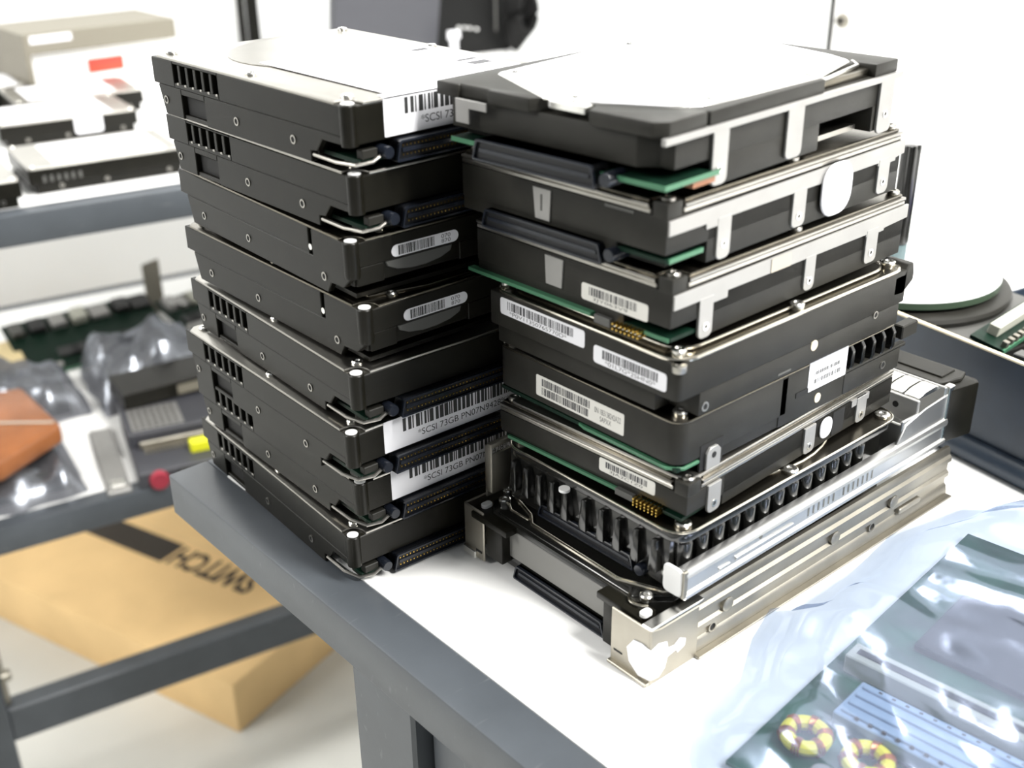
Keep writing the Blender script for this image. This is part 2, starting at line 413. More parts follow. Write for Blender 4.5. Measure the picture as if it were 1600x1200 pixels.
def pill_drive():
    t = thing('hard_drive', '', 'hard drive', group='drives of the left stack')
    b = MB()
    b.prism([(1.5, 6), (20, 4.5), (24, 1), (138, 1), (142, 11.5), (147, 11.5), (147, 23.6), (1.5, 23.6)], 'x', 2.2, 101.6)
    b.prism([(18, -0.3), (137, -0.3), (141, 12.5), (27.8, 12.5), (27.8, 23.6), (0, 23.6), (0, 10), (6, 4.8), (15, 4.5)], 'x', 0, 3)
    b.box(0, 3, 30.2, 147.5, 12.5, 23.6)
    b.build('body', 'black_cast', t, bevel=0.35)
    MB().box(2.1, 2.3, 27, 31, 12.5, 23).build('recess', 'dark_recess', t)
    b = MB().box(3, 101.6, 0, 3, 13.6, 23.6); b.box(52, 101.6, 0, 3, 6, 13.6); b.box(3, 15.5, 0.2, 3, 6, 13.6)
    b.build('front_plate', 'black_cast', t, bevel=0.3)
    crescent = [(16.5, 13.4), (49, 13.4), (48, 10.8), (43, 8.9), (36, 7.9), (29, 7.9), (22, 9.0), (17.5, 11)]
    MB().prism(crescent, 'y', 0.6, 4).build('motor_window', 'grey_panel', t, bevel=0.3)
    for y in (19.8, 82.3, 124.8): side_hole(t, 'x', 0, y, 6)
    MB().cyl((0.2, 29, 15.8), 'x', 1.3, -0.3, 1, 12).build('slot_pin', 'silver', t)
    MB().lathe((2.5, 2.5, 0), 'z', [(3.0, 9.5), (3.3, 11), (3.3, 23.8), (3.0, 24.2)], 18).build('corner_post', 'black_cast', t)
    MB().lathe((2.5, 2.5, 0), 'z', [(2.4, 24.0), (2.5, 24.6), (1.8, 24.9)], 16).build('corner_plug', 'plug_white', t)
    arc = [(2.5+5.2*math.cos(a), 2.5+5.2*math.sin(a)) for a in [PI/2-PI/2*i/6 for i in range(7)]]
    cov = [(0.2, 7.6)]+arc+[(7.6, 0.2), (98, 0.2), (101.4, 4), (101.4, 143), (98, 146.8), (4, 146.8), (0.2, 143)]
    cv = MB().prism(cov, 'z', 23.5, 24.6).build('cover', 'dark_cover', t, bevel=0.4, seg=2)
    MB().prism([(9, 16), (9, 9), (34, 3.5), (70, 3.5), (94, 9), (94, 138), (9, 138)], 'z', 24.5, 25.6).build('raised_plate', 'dark_cover', cv, bevel=0.5, seg=2)
    for x, y in ((18, 6), (96, 7), (6, 140), (96, 140), (4.5, 72), (97, 72)): screw(t, x, y, 24.5, 26.0)
    MB().box(5, 97, 5, 130, -0.3, 1.5).build('underside_plate', 'black_cast', t)
    sticker(t, Face((19.0, 0, 14.4), UX, UZ), 32.5, 4.9, 2.4, bars=[(3.2, 20.5, 0.5, 4.4, 5)], texts=[('070', 24, 2.7, 4.5, 1.6), ('870', 24, 0.7, 4.5, 1.6)])
    return t
LEFT = [(0, 0, .020), (2.5, 2.5, .008), (0.7, 6.1, -.028), (2.3, 2.0, 0.0), (-3.6, 2.5, -.038), (-6.6, 4.6, -.022), (-1.8, 8.6, -.018), (-5.9, 11.4, -.048)]
LLAB = ['black hard drive on top of the left stack with white cover label',
        'slotted black hard drive, second from the top of the left stack',
        'black hard drive with pill-shaped barcode, upper of two in the left stack',
        'black hard drive with pill-shaped barcode, lower of two in the left stack',
        'slotted black hard drive without sticker, fifth from the top of the left stack',
        'slotted black hard drive with SCSI 73GB sticker, sixth from the top of the left stack',
        'slotted black hard drive with SCSI 73GB sticker, next to lowest in the left stack',
        'slotted black hard drive at the bottom of the left stack on the table edge']
fin0 = pill0 = None; LD = []
for k, (x, y, a) in enumerate(LEFT):
    loc = (x, y, 0.4+26.3*(7-k))
    if k in (2, 3):
        if pill0 is None: pill0 = pill_drive(); at(pill0, loc, a); pill0['label'] = LLAB[k]; LD.append(pill0)
        else: LD.append(dup(pill0, loc, a, LLAB[k]))
    else:
        if fin0 is None: fin0 = fin_drive(); at(fin0, loc, a); fin0['label'] = LLAB[k]; LD.append(fin0)
        else: LD.append(dup(fin0, loc, a, LLAB[k]))
for k, seed in ((0, 11), (5, 11), (6, 11)):
    f = Face((16.2, 0, 10.4), UX, UZ)
    sticker(LD[k], f, 74, 14.4, 0.5, bars=[(9.5, 71, 7.2, 13.2, seed)], texts=[('*SCSI 73GB PN07N9428%*', 17, 2.6, 50, 3.1)], ink='ink')
# white paper label on the top drive's cover, and its printed marks
f = Face((20, 3, 25.2), UX, (0, 1, 0))
lab = sticker(LD[0], f, 74, 88, 1, name='cover_label', th=0.2)
mb = MB()
for a, b, c, d in ((60, 70, 20, 26), (60, 70, 30, 33), (62, 70, 62, 66)):
    f.plate(mb, [(a, c), (b, c), (b, d), (a, d)], 0.2, 0.24)
mb.build('printed_mark', 'ink_grey', lab)
MB().prism([(-0.15, 24.2), (-0.15, 24.85), (3.2, 25.4), (3.2, 25.0), (0.3, 24.5)], 'x', 16.4, 90).build('label_fold', 'label_white', LD[0])

# ---- right stack ----------------------------------------------------------
GR = 'drives of the right stack'
def tab(parent, x0, x1, z0, z1, hz, y=-0.9, r=None, m='rail_alu', hole=True):
    r = r or min(2.5, (x1-x0)/2-0.1)
    pts = [(x0, z1), (x0, z0+r)]+[((x0+r)-r*math.cos(a), z0+r-r*math.sin(a)) for a in (0.4, 0.8, 1.2)]+[(x0+r, z0), (x1-r, z0)]+[((x1-r)+r*math.sin(a), z0+r-r*math.cos(a)) for a in (0.4, 0.8, 1.2)]+[(x1, z0+r), (x1, z1)]
    o = MB().prism(pts, 'y', y, 0.2).build('tab', m, parent, bevel=0.15)
    if hole:
        MB().ring(((x0+x1)/2, y, hz), 'y', 0.8, 1.6, -0.25, 0.1, 12).build('hole_rim', 'silver', o)
        MB().cyl(((x0+x1)/2, y, hz), 'y', 0.9, -0.12, 0.1, 10).build('bore', 'dark_recess', o)
    return o

def drive_top_frame():
    t = thing('hard_drive', 'hard drive topping the right stack with a large blank white cover plate', 'hard drive', (41.4, -111.4, 188.0), .07, GR)
    b = MB()
    b.prism([(3, 24), (3, 98.5), (147, 98.5), (147, 0.5), (8, 0.5), (8, 6), (3, 12)], 'z', 10.2, 21.6)
    b.box(30, 94, 0.5, 98, 0.5, 10.5); b.box(132, 147, 0.5, 98, 0.5, 10.5); b.box(8, 148, 30, 96, 7.2, 10.5)
    b.build('body', 'grey_cast', t, bevel=0.5, seg=2)
    fr = [(0, 4), (4, 0), (23.5, 0), (23.5, 1.2), (25, 1.2), (25, 0), (94, 0), (94, 9), (131, 9), (131, 0.5), (148, 0.5), (148, 102), (104, 103), (0, 103.5), (0, 92), (1.5, 92), (1.5, 77), (0, 77), (0, 57), (7, 52), (7, 33), (0, 30)]
    MB().prism(fr, 'z', 21.4, 26.4).build('top_frame', 'grey_cast', t, bevel=0.6, seg=2)
    MB().box(94, 131, 3, 12, 21.2, 24.6).build('cover_step', 'dark_cover', t, bevel=0.8, seg=2)
    MB().tube([(93, 3.5, 25), (100, 3.5, 25), (128, 7, 25.6), (133, 12, 25.8)], 0.9, 8).build('cover_rim', 'silver', t)
    plate = [(22, 93), (3.5, 53), (9, 32), (20, 12), (33, 5), (92, 2.5), (128, 11), (134, 22), (146, 66), (145, 98), (84, 99)]
    pl = MB().prism(plate, 'z', 26.2, 27.4).build('cover_plate', 'label_white', t, bevel=0.4, seg=2)
    MB().tube([(p[0], p[1], 26.5) for p in plate], 0.55, 6, closed=True).build('plate_rim', 'silver', pl)
    MB().prism([(2, 50), (0.5, 47), (0.5, 32), (6, 33), (10, 48)], 'z', 24.2, 26.8).build('clip', 'silver', t, bevel=0.3)
    for x, y in ((9, 43), (36, 8), (92, 5.5), (100, 95), (26, 88)): screw(t, x, y, 26.3, 28.2, 2.6)
    MB().box(-0.6, 0.4, 77, 93, 18.5, 21.6).box(-0.6, 0.4, 86, 93, 13, 19).build('end_clip', 'rail_alu', t, bevel=0.2)
    MB().box(1, 150.5, -0.9, 0.8, 19.2, 21.5).build('side_rail', 'rail_alu', t, bevel=0.15)
    tab(t, 26.4, 35, 1.2, 19.6, 6.7); tab(t, 70.2, 80.4, 1.6, 19.6, 6, hole=False); tab(t, 134.2, 145, -0.6, 19.6, 6.6)
    MB().box(1, 30, -1.5, 97, 5.4, 6.9).build('circuit_board', 'pcb_green', t)
    MB().box(1, 29.5, -1.9, -1.45, 5.3, 7.0).box(0.6, 1.05, -1.9, 97, 5.3, 7.0).build('board_edge', 'pcb_edge', t)
    MB().box(16, 28, -1.2, 4, 3, 5.4).build('board_chip', 'orange_film', t)
    scsi_connector(t, Face((-2.6, 82, 1.6), UNY, UZ), 58, 7.7, 8, pins=False)
    MB().lathe((0, 20, 5.6), 'x', [(2.2, -3.2), (2.6, -2.6), (2.6, 6)], 14).build('guide_post', 'connector_edge', t)
    MB().box(95, 130, 6, 60, 1.2, 3.2).build('bottom_plate', 'cover_steel', t)
    MB().box(20, 140, 20, 90, -0.8, 5.4).build('underside_plate', 'black_cast', t)
    return t

def steel_cover_drive(label, loc, rz, H, tabs, railz, step, name='hard_drive'):
    """drive with layered steel cover edge and a pale T shaped rail on its long side"""
    t = thing(name, label, 'hard drive', loc, rz, GR)
    zb = H-5.2
    b = MB()
    b.box(0.4, 147, 22, 101.2, 2.5, zb); b.box(22, 147, 0, 101.2, -0.3, zb); b.box(0, 147, 0, 101.2, 7.5 if H > 20 else 4, zb)
    b.box(0, 8, 0, 6.5, zb-1, H-0.2)
    b.build('body', 'grey_cast', t, bevel=0.5, seg=2)
    cv = MB().prism([(9, 0.3), (147, 0.3), (147, 101.5), (0.3, 101.5), (0.3, 7.5), (9, 7.5)], 'z', zb, zb+1.7).build('cover', 'cover_steel', t, bevel=0.3)
    MB().prism([(9.5, 0.0), (147.2, 0.0), (147.2, 101.7), (0.0, 101.7), (0.0, 8), (9.5, 8)], 'z', zb+1.9, zb+3.3).build('cover_layer', 'cover_steel', cv, bevel=0.45, seg=2)
    MB().prism([(10.5, 1.2), (146, 1.2), (146, 100.5), (1.2, 100.5), (1.2, 9), (10.5, 9)], 'z', zb+3.3, zb+4.6).build('cover_layer', 'dark_cover', cv, bevel=0.45, seg=2)
    MB().box(4, 140, 10, 96, zb+1.5, zb+2.1).build('cover_gasket', 'dark_recess', cv)
    for x, y in ((4, 3.2), (143, 4), (4.5, 97), (143, 97), (75, 4)): screw(t, x, y, H-0.6, H+1.2, 2.6, 'cover_steel')
    if railz:
        z0, z1 = railz
        pts = [(0.6, z1), (0.6, z0)]
        for (sx0, sx1, sz) in step: pts += [(sx0, z0), (sx0, sz), (sx1, sz), (sx1, z0)]
        pts += [(148.5, z0+0.8), (148.5, z1+1)]
        MB().prism(pts, 'y', -0.8, 0.3).build('side_rail', 'rail_alu', t, bevel=0.12)
    for (x0, x1, z0, z1, hz) in tabs: tab(t, x0, x1, z0, z1, hz, -0.95)
    return t

drive_top_frame()
# second
t = steel_cover_drive('hard drive with blank oval side sticker, second from top of the right stack', (50.1, -107.7, 161.2), .038, 25.6,
    [(26.4, 34, -0.4, 15, 5.2), (71.2, 79.6, 0.6, 15, 4.8), (129.6, 138, 1.2, 15.5, 6)], (14.2, 19.4), [(20.2, 34, 12.2), (129, 142, 13.0)])
MB().prism(rrect(88.6, 109, 0.2, 20.8, 8, 6), 'y', -2.1, -0.8).build('oval_sticker', 'label_white', t, bevel=0.4)
trap = [(60.6, 7.6), (53.3, 7.6), (52.8, 19.2), (61.8, 19.2)]
cl = MB().prism(trap, 'x', -0.7, 0.3).build('spring_clip', 'rail_alu', t, bevel=0.15)
MB().box(-0.9, -0.65, 57, 57.7, 11, 17).build('clip_slot', 'grey_panel', cl)
scsi_connector(t, Face((-2.4, 87.4, -1.2), UNY, UZ), 61.5, 7.2, 8, pins=False)
MB().lathe((0, 22.6, 3), 'x', [(2.2, -3.0), (2.6, -2.4), (2.6, 6)], 14).build('guide_post', 'connector_edge', t)
MB().box(1, 21, 0.4, 100, 4.4, 5.8).build('circuit_board', 'pcb_green', t)
MB().box(2, 20, -0.2, 0.5, 4.3, 5.9).build('board_edge', 'pcb_edge', t)
MB().box(10, 140, 8, 96, -0.9, 4.2).build('underside_plate', 'black_cast', t)
MB().box(-0.5, 0.2, 14, 27, 19.2, 20.2).build('front_lip', 'grey_panel', t)
# third
t = steel_cover_drive('hard drive with gold jumper pins and pale side rail, third in the right stack', (55.1, -107.2, 133.4), .018, 25.8,
    [(14.2, 21.8, -0.4, 15, 4), (76.8, 83.6, 1.0, 15, 5), (118.4, 127, 1.6, 16, 6)], (14.4, 19.8), [(14.2, 29.8, 11.8), (118, 131, 13.4)])
MB().prism([(61, 8.2), (52.6, 8.2), (51.9, 19.6), (61.6, 19.6)], 'x', -0.7, 0.3).build('spring_clip', 'rail_alu', t, bevel=0.15)
sticker(t, Face((0, 42.6, 7.2), UNY, UZ), 32.4, 6.5, 1.1, bars=[(3.8, 27, 2.4, 5.6, 21)], texts=[('3JY063V9', 5.8, 0.5, 17, 1.5)], m='label_cream', ink='ink_grey')
MB().box(0.8, 20, 0.5, 103, 2.4, 3.8).build('circuit_board', 'pcb_green', t)
MB().box(-2.2, 0.9, 36, 104.5, 2.5, 3.9).box(0.2, 0.9, 1, 12, 2.2, 3.6).build('board_edge', 'pcb_edge', t)
MB().box(-1.5, 2, 27, 35, 0.4, 3.6).build('jumper_block', 'grey_panel', t, bevel=0.2)
pm = MB()
for i in range(7):
    for j in range(2):
        y = 12.6+i*2.0; z = 1.2+j*1.9; pm.box(-2.6, 2, y-0.32, y+0.32, z-0.32, z+0.32)
o = pm.build('jumper_pins', 'gold', t); o['kind'] = 'stuff'
MB().box(54.5, 66.5, -1.05, -0.7, 14.5, 19.7).build('tan_sticker', 'tan_film', t)
MB().box(24, 140, 8, 96, -0.9, 2.5).build('underside_plate', 'black_cast', t)

# fourth: two barcode labels on its short face, lug at the far end
t = thing('hard_drive', 'hard drive with two long barcode labels on its end, fourth in the right stack', 'hard drive', (55.2, -112.2, 105.4), .0, GR)
b = MB()
b.prism([(2.5, 0), (143, 0), (143, 101), (0, 101), (0, 2.5), (0.8, 0.8)], 'z', 9, 23.4)
b.prism([(12, 0), (140, 0), (140, 101), (4, 101), (4, 14), (12, 14)], 'z', -0.3, 9.2)
b.build('body', 'grey_cast', t, bevel=0.6, seg=2)
MB().prism([(134, 13.2), (141, 12.6), (148.5, 17.4), (148.5, 21), (147, 25.6), (143, 25.8), (141, 22), (134, 22)], 'y', 0, 14).build('end_lug', 'grey_cast', t, bevel=0.8, seg=2)
cpoly = rrect(0.4, 143, 0.2, 101, 9, 5)
cv = MB().prism(cpoly, 'z', 23.3, 24.3).build('cover', 'dark_cover', t, bevel=0.3)
MB().tube([(p[0], p[1], 24.1) for p in cpoly], 0.75, 8, closed=True).build('cover_rim', 'rim_steel', cv)
ip = rrect(6, 136, 4.5, 97, 10, 5)
MB().prism(ip, 'z', 24.2, 25.6).build('raised_plate', 'dark_cover', cv, bevel=0.4)
MB().tube([(p[0], p[1], 25.4) for p in ip], 0.6, 8, closed=True).build('raised_rim', 'rim_steel', cv)
for x, y in ((5.5, 5.5), (71, 3.6), (137, 6), (5.5, 96), (137, 96)): screw(t, x, y, 24.2, 27.2, 3.0)
MB().lathe((1.6, 1.6, 0), 'z', [(2.6, 20.5), (2.8, 21), (2.8, 23.0), (2.2, 23.4)], 14).build('corner_plug', 'cover_steel', t)  # steel stub added for the bright highlight at the corner below the rim
sticker(t, Face((0, 94.6, 15.0), UNY, UZ), 48.2, 7.1, 1.2, bars=[(4.4, 42, 2.6, 6.2, 31)], texts=[('*P0V11350765770D*', 5.5, 0.6, 33, 1.7)], ink='ink_grey')
sticker(t, Face((0, 41.6, 11.4), UNY, UZ), 36.2, 7.1, 1.4, bars=[(4.6, 32, 2.6, 6.2, 33)], texts=[('*01L7G*2SHN0*', 6, 0.6, 25, 1.7)], ink='ink_grey')
side_hole(t, 'y', 15, 0, 3, r=2.0); side_hole(t, 'y', 122, 0, 8.7, r=1.8)
MB().cyl((80, 0, 7.5), 'y', 2.2, -0.25, 0.3, 18).build('round_sticker', 'cream_edge', t)
MB().box(58, 66, -0.12, 0.2, 1.2, 2.0).build('step_edge', 'grey_panel', t)

# fifth: 0N label, fins at its far end
t = thing('hard_drive', 'hard drive with double-row barcode label and side fins, fifth in the right stack', 'hard drive', (60.2, -109.6, 80.6), .0, GR)
b = MB()
b.prism(rrect(0, 70, 0, 101, 6, 5), 'z', 4.5, 21.6)
b.box(60, 104, 0, 101, -0.2, 21.6); b.box(22, 104, 0.5, 101, -0.2, 21.6); b.box(104, 142, 9, 101, -0.2, 21.6); b.box(104, 146, 0, 10, -0.2, 10.5); b.box(100, 150, 0, 3, 9, 11)
b.build('body', 'grey_cast', t, bevel=0.6, seg=2)
for i in range(5):
    x = 107+i*7.6
    MB().prism([(10, 10.4), (0.2, 10.4), (-0.6, 12.5), (-0.6, 19), (1.5, 22), (5, 23.2), (10, 23.2)], 'x', x, x+2.2).build('fin', 'black_gloss', t, bevel=0.3)
MB().box(146, 158, 0, 5, 12.5, 19).build('end_lug', 'grey_cast', t, bevel=0.5)
MB().box(104, 150, 8, 30, 21, 23.8).build('fin_bridge', 'grey_cast', t)
cpoly = rrect(0.3, 142, 0.3, 100.5, 6, 5)
cv = MB().prism(cpoly, 'z', 21.5, 22.3).build('cover', 'dark_cover', t)
MB().tube([(p[0], p[1], 22.1) for p in cpoly], 0.5, 8, closed=True).build('cover_rim', 'dark_cover', cv)
for x, y in ((6.5, 5.5), (5, 96), (136, 95)): screw(t, x, y, 22.2, 24.9, 3.0)
MB().box(40, 130, 20, 90, 22, 24.4).build('raised_plate', 'dark_cover', cv)
sticker(t, Face((0, 76.2, 7.4), UNY, UZ), 49.2, 9.2, 0.7, m='label_cream', bars=[(3.4, 31, 4.9, 8.2, 41), (3.4, 30, 1.0, 4.3, 43)],
        texts=[('0N 1B3138242A22', 33.5, 4.6, 14, 2.4), ('SAPXX', 36.5, 1.6, 6, 2.2)], ink='ink_grey')
MB().box(1, 60, 1, 99, 1.9, 3.4).build('circuit_board', 'pcb_green', t)
MB().prism([(0.4, 52), (-0.7, 48), (-0.7, 5), (4, 0), (14, 0), (14, 1.2), (4, 1.2), (1.2, 5), (1.2, 52)], 'z', 2.2, 3.5).build('board_edge', 'pcb_edge', t, bevel=0.2)
MB().box(20, 100, 10, 95, -1.4, 2).build('underside_plate', 'black_cast', t)
tb = MB().prism([(15, -1.4), (15, 5.6), (17, 7.6), (21, 7.6), (23, 5.6), (23, -1.4)], 'y', -1.5, -0.2).build('mounting_tab', 'rail_alu', t, bevel=0.2)
MB().cyl((19, -1.5, 4.2), 'y', 1.3, -0.1, 0.2, 12).build('bore', 'dark_recess', tb)
MB().box(12.5, 25.5, -0.2, 0.6, -1.4, 9.4).build('tab_recess', 'dark_recess', t)
sticker(t, Face((77.4, 0, 9.8), UX, UZ), 26.4, 13.2, 0.4, th=0.3, bars=[(4, 22, 6.6, 8.2, 51), (4, 22, 2.8, 4.8, 52)], ink='grey_panel', name='side_label')
side_hole(t, 'y', 132.7, 0, 5, r=2); MB().cyl((85.5, 0, 5), 'y', 2.1, -0.25, 0.3, 18).build('round_sticker', 'cream_edge', t)
MB().box(70, 78, -0.3, 0.5, 9.8, 12).build('side_notch', 'dark_recess', t)

# sixth: thin steel covered drive
t = steel_cover_drive('thin hard drive with wide steel lid and round side sticker in the right stack', (64, -112.2, 60.3), .045, 17.6,
    [(11.6, 19.6, 0.2, 12.6, 3.8), (76, 84, 0.2, 12.6, 3.4), (116, 124, 0.2, 12.6, 3.6)], None, [])
MB().prism(rrect(1.2, 146, 1.2, 100.2, 8, 5), 'z', 16.8, 18.4).build('lid_plateau', 'cover_steel', t, bevel=0.6, seg=2)
sticker(t, Face((0, 43.9, 6.4), UNY, UZ), 28.6, 5.9, 1.0, bars=[(3.4, 24.6, 2.3, 5.0, 61)], texts=[('3JA2C1Z0', 5.5, 0.5, 17, 1.4)], m='label_cream', ink='ink_grey')
MB().box(-0.6, 30, 2, 11, 1.0, 2.3).box(0.4, 30, 11, 98, 1.0, 2.3).build('circuit_board', 'pcb_green', t, bevel=0.2)
MB().box(-0.6, 0.5, 34, 96, 0.9, 2.3).build('board_edge', 'pcb_edge', t)
MB().box(-1.6, 1, 25, 34, 0.2, 2.8).build('jumper_block', 'grey_panel', t)
pm = MB()
for i in range(7):
    for j in range(3):
        y = 11.8+i*1.9; z = 0.5+j*1.3; pm.box(-3.4, 2, y-0.3, y+0.3, z-0.3, z+0.3)
o = pm.build('jumper_pins', 'gold', t); o['kind'] = 'stuff'
MB().prism(rrect(88, 97, 2.5, 12, 4, 5), 'y', -0.9, -0.1).build('round_sticker', 'label_white', t, bevel=0.2)
MB().box(98, 107, -0.3, 0.4, 1, 12).build('side_notch', 'dark_recess', t)
MB().box(112, 126, -0.6, 0.3, 9.5, 12.6).build('rail_plate', 'rail_alu', t)
MB().box(20, 140, 8, 96, -0.5, 1.5).build('underside_plate', 'black_cast', t)
for x, y in ((30, 50), (110, 50), (110, 80), (30, 80)): MB().lathe((x, y, 0), 'z', [(8, 18.2), (7, 19.3)], 20).build('lid_boss', 'cover_steel', t)

# seventh: finned drive in a carrier with a bright side rail
OX, OY, OZ = 59.3, -114.0, 29.6
t = thing('drive_carrier', 'finned black drive carrier with bright aluminium rail, second from bottom of right stack', 'drive carrier', (OX, OY, OZ), .0, GR)
b = MB()
b.box(2.5, 146, 7, 99, 1, 27.2); b.prism(rrect(1, 146, 1, 100.5, 7, 5), 'z', 23, 28)
b.build('body', 'black_gloss', t, bevel=0.6, seg=2)
for i, y in enumerate((94, 86, 78, 70, 62, 51, 41, 32, 22, 12.5)):
    MB().frustum((1.2, y), (2.6, 2.2), (1.8, 1.3), 7.6, 21.6).build('fin_post', 'black_gloss', t, bevel=0.4, seg=2)
MB().cyl((-0.6, 62, 0), 'z', 2.4, 21.4, 22.6, 14).build('post_plug', 'plug_white', t)
for i in range(13):
    x = 9+i*9.6
    MB().lathe((x, 6.0, 0), 'z', [(2.6, 6), (3.7, 9), (3.7, 20.6), (3.0, 21.6)], 16).build('round_fin', 'black_gloss', t)
cp = rrect(-0.5, 147, -0.5, 101, 9, 6)
cv = MB().prism(cp, 'z', 27.9, 28.7).build('cover', 'dark_cover', t, bevel=0.2)
MB().tube([(p[0], p[1], 28.5) for p in cp], 0.5, 8, closed=True).build('cover_rim', 'rim_steel', cv)
sw = [(20+60*math.cos(a)*0.9+60, 50+46*math.sin(a), 28.9) for a in [2*PI*i/40 for i in range(40)]]
MB().tube(sw, 0.7, 6, closed=True).build('cover_ridge', 'rim_steel', cv)
for x, y in ((7, 5), (70, 2.5), (140, 4.5), (6, 95), (70, 98)): screw(t, x, y, 28.6, 30.4, 3.4)
scsi_connector(t, Face((1.4, 80, 0.6), UNY, UZ), 56, 6.6, 8, pins=False)
MB().lathe((2, 19.5, 4), 'x', [(2.2, -3.0), (2.6, -2.4), (2.6, 4)], 14).build('guide_post', 'connector_edge', t)
# side rail: C profile with rounded top lip
prof = [(2.0, 0), (-2.2, 0), (-2.8, 0.8), (-2.8, 2.2), (-1.6, 3.2), (-1.6, 8.8), (-2.4, 9.8), (-2.8, 11.5), (-2.2, 13), (-1.0, 13.6), (1.6, 13.6), (1.6, 12.4), (-0.2, 12.2), (-0.2, 1.2), (2.0, 1.2)]
rl = MB().prism(prof, 'x', 2, 188).build('side_rail', 'bright_alu', t)
MB().prism(rrect(32, 70, 4.2, 6.2, 0.9), 'y', -2.4, -1.4).build('rail_rib', 'bright_alu', rl, bevel=0.3)
MB().prism(rrect(22, 29, 4.2, 5.6, 0.6), 'y', -2.3, -1.4).build('rail_rib', 'bright_alu', rl, bevel=0.3)
MB().cyl((48, -1.6, 8.6), 'y', 1.0, -0.3, 0.3, 10).build('rail_dimple', 'rail_steel', rl)
vs, fs = text_mesh('|||||| |||||||'); m2 = MB()
ff = Face((80, -1.65, 4.4), UX, UZ); m2._add([ff.p(a*48, b*4, 0.05) for a, b in vs], fs); m2.build('rail_embossing', 'rail_steel', rl, smooth=False)
MB().prism(rrect(-1.5, 8, 1.2, 13.8, 2.5), 'x', 0.2, 1.6).build('front_flange', 'plug_white', t, bevel=0.4)
MB().box(0.4, 3, -2.6, -1.2, 1, 13.6).build('flange_fold', 'rail_steel', t, bevel=0.4)
# left hand bracket
lb = MB().box(-5, -3.8, 103.5, 108, 3, 26).box(-5, 18, 103.5, 106.5, 25, 27.4).box(-5, 180, 106.6, 108, 0, 20)
lb.build('left_bracket', 'rail_steel', t, bevel=0.7, seg=2)
# rear bracket with contact fingers and handle
rb = MB().box(150, 186, -0.6, 0.8, 8, 24).box(184.5, 186, -0.6, 34, 0, 30).box(150, 152, 0, 34, 3, 22).box(150, 186, 0, 34, 1, 3)
rb.prism([(146, 13), (152, 22), (168, 25), (186, 26), (186, 13)], 'y', -1.2, 0)
rb.build('rear_bracket', 'bright_alu', t, bevel=0.4)
for i in range(4):
    y = 1+i*8.6
    MB().prism([(164, 30.6), (170, 32.2), (178, 32.4), (184, 30.2), (184, 29.4), (164, 29.8)], 'y', y, y+7.6).build('contact_finger', 'silver', t, bevel=0.3)
MB().prism([(163, 22), (184, 26), (184, 30), (163, 30)], 'y', 34, 36).box(162, 164, 0, 36, 18, 30).build('finger_base', 'rail_alu', t, bevel=0.3)
for x in (9, 15): MB().cyl((161.9, x+2, 25), 'x', 1.5, -0.2, 0.3, 12).build('bore', 'dark_recess', t)
MB().box(186, 191, -2, 1.5, 0, 30).build('handle_edge', 'silver', t, bevel=0.4)
hd = MB().prism([(187, -2), (206, -6), (209, -3), (209, 44), (187, 44)], 'z', 0, 28)
hd.build('handle', 'black_cast', t, bevel=1.2, seg=2)
MB().prism([(186, 4), (200, 0), (207, 2), (207, 42), (186, 42)], 'z', 28, 30.2).build('handle_lid', 'grey_cast', t, bevel=0.5)
MB().box(192, 204, 6, 40, 30, 31).build('handle_lever', 'black_cast', t, bevel=0.3)

# eighth: carrier at the bottom with steel rail
OX, OY, OZ = 41.5, -114.0, 0.3
t = thing('drive_carrier', 'drive carrier with ridged steel rail at the bottom of the right stack', 'drive carrier', (OX, OY, OZ), -.012, GR)
b = MB()
b.prism([(9, 14), (20, 4), (158, 4), (158, 108), (16, 108), (9, 100)], 'z', 6.6, 25.4)
b.box(12, 158, 8, 106, 0.4, 7)
b.build('body', 'black_gloss', t, bevel=0.6, seg=2)
MB().box(8.5, 9.4, 25, 88.5, 9, 22.8).build('front_panel', 'panel_grey', t, bevel=0.3)
cv = MB().prism([(10.5, 16), (22, 6), (156, 6), (156, 106), (20, 106), (10.5, 98)], 'z', 25.2, 26.2).build('cover', 'black_gloss', t, bevel=0.3)
MB().tube([(23.5, 101, 26.4), (19, 86, 26.4), (14.5, 80, 26.4), (13.8, 28, 26.4), (21, 10, 26.6), (30, 6, 26.6)], 0.9, 8).build('cover_rim', 'rim_steel', cv)
MB().tube([(19, 101, 26.2), (15.5, 95, 26.2), (16, 84, 26.2)], 0.6, 8).build('cover_rim', 'rim_steel', cv)
MB().tube([(6+7*math.cos(a)+8, 13+6*math.sin(a), 26.3) for a in [PI*0.65+i*0.3 for i in range(8)]], 0.6, 8).build('screw_ridge', 'rim_steel', cv)
for x, y in ((13, 11.5), (17.5, 102), (24, 107)): screw(t, x, y, 26, 28.6, 2.8)
for x, y in ((6.5, 5.5), (10.5, 106)): MB().prism(rrect(x-2.6, x+2.6, y-1.8, y+1.8, 1.6), 'z', 25, 27).build('corner_plug', 'plug_white', t, bevel=0.3)
scsi_connector(t, Face((7.2, 84, 0.4), UNY, UZ), 56, 7.2, 8, pins=False)
MB().box(3, 12, 5, 29, 22, 25.2).box(4, 12, 17, 26, 2, 22.5).build('corner_block', 'black_cast', t, bevel=0.6, seg=2)
MB().box(3, 12, 84, 108, 22, 25.2).box(4, 12, 88, 99, 6, 22.5).build('corner_block', 'black_cast', t, bevel=0.6, seg=2)
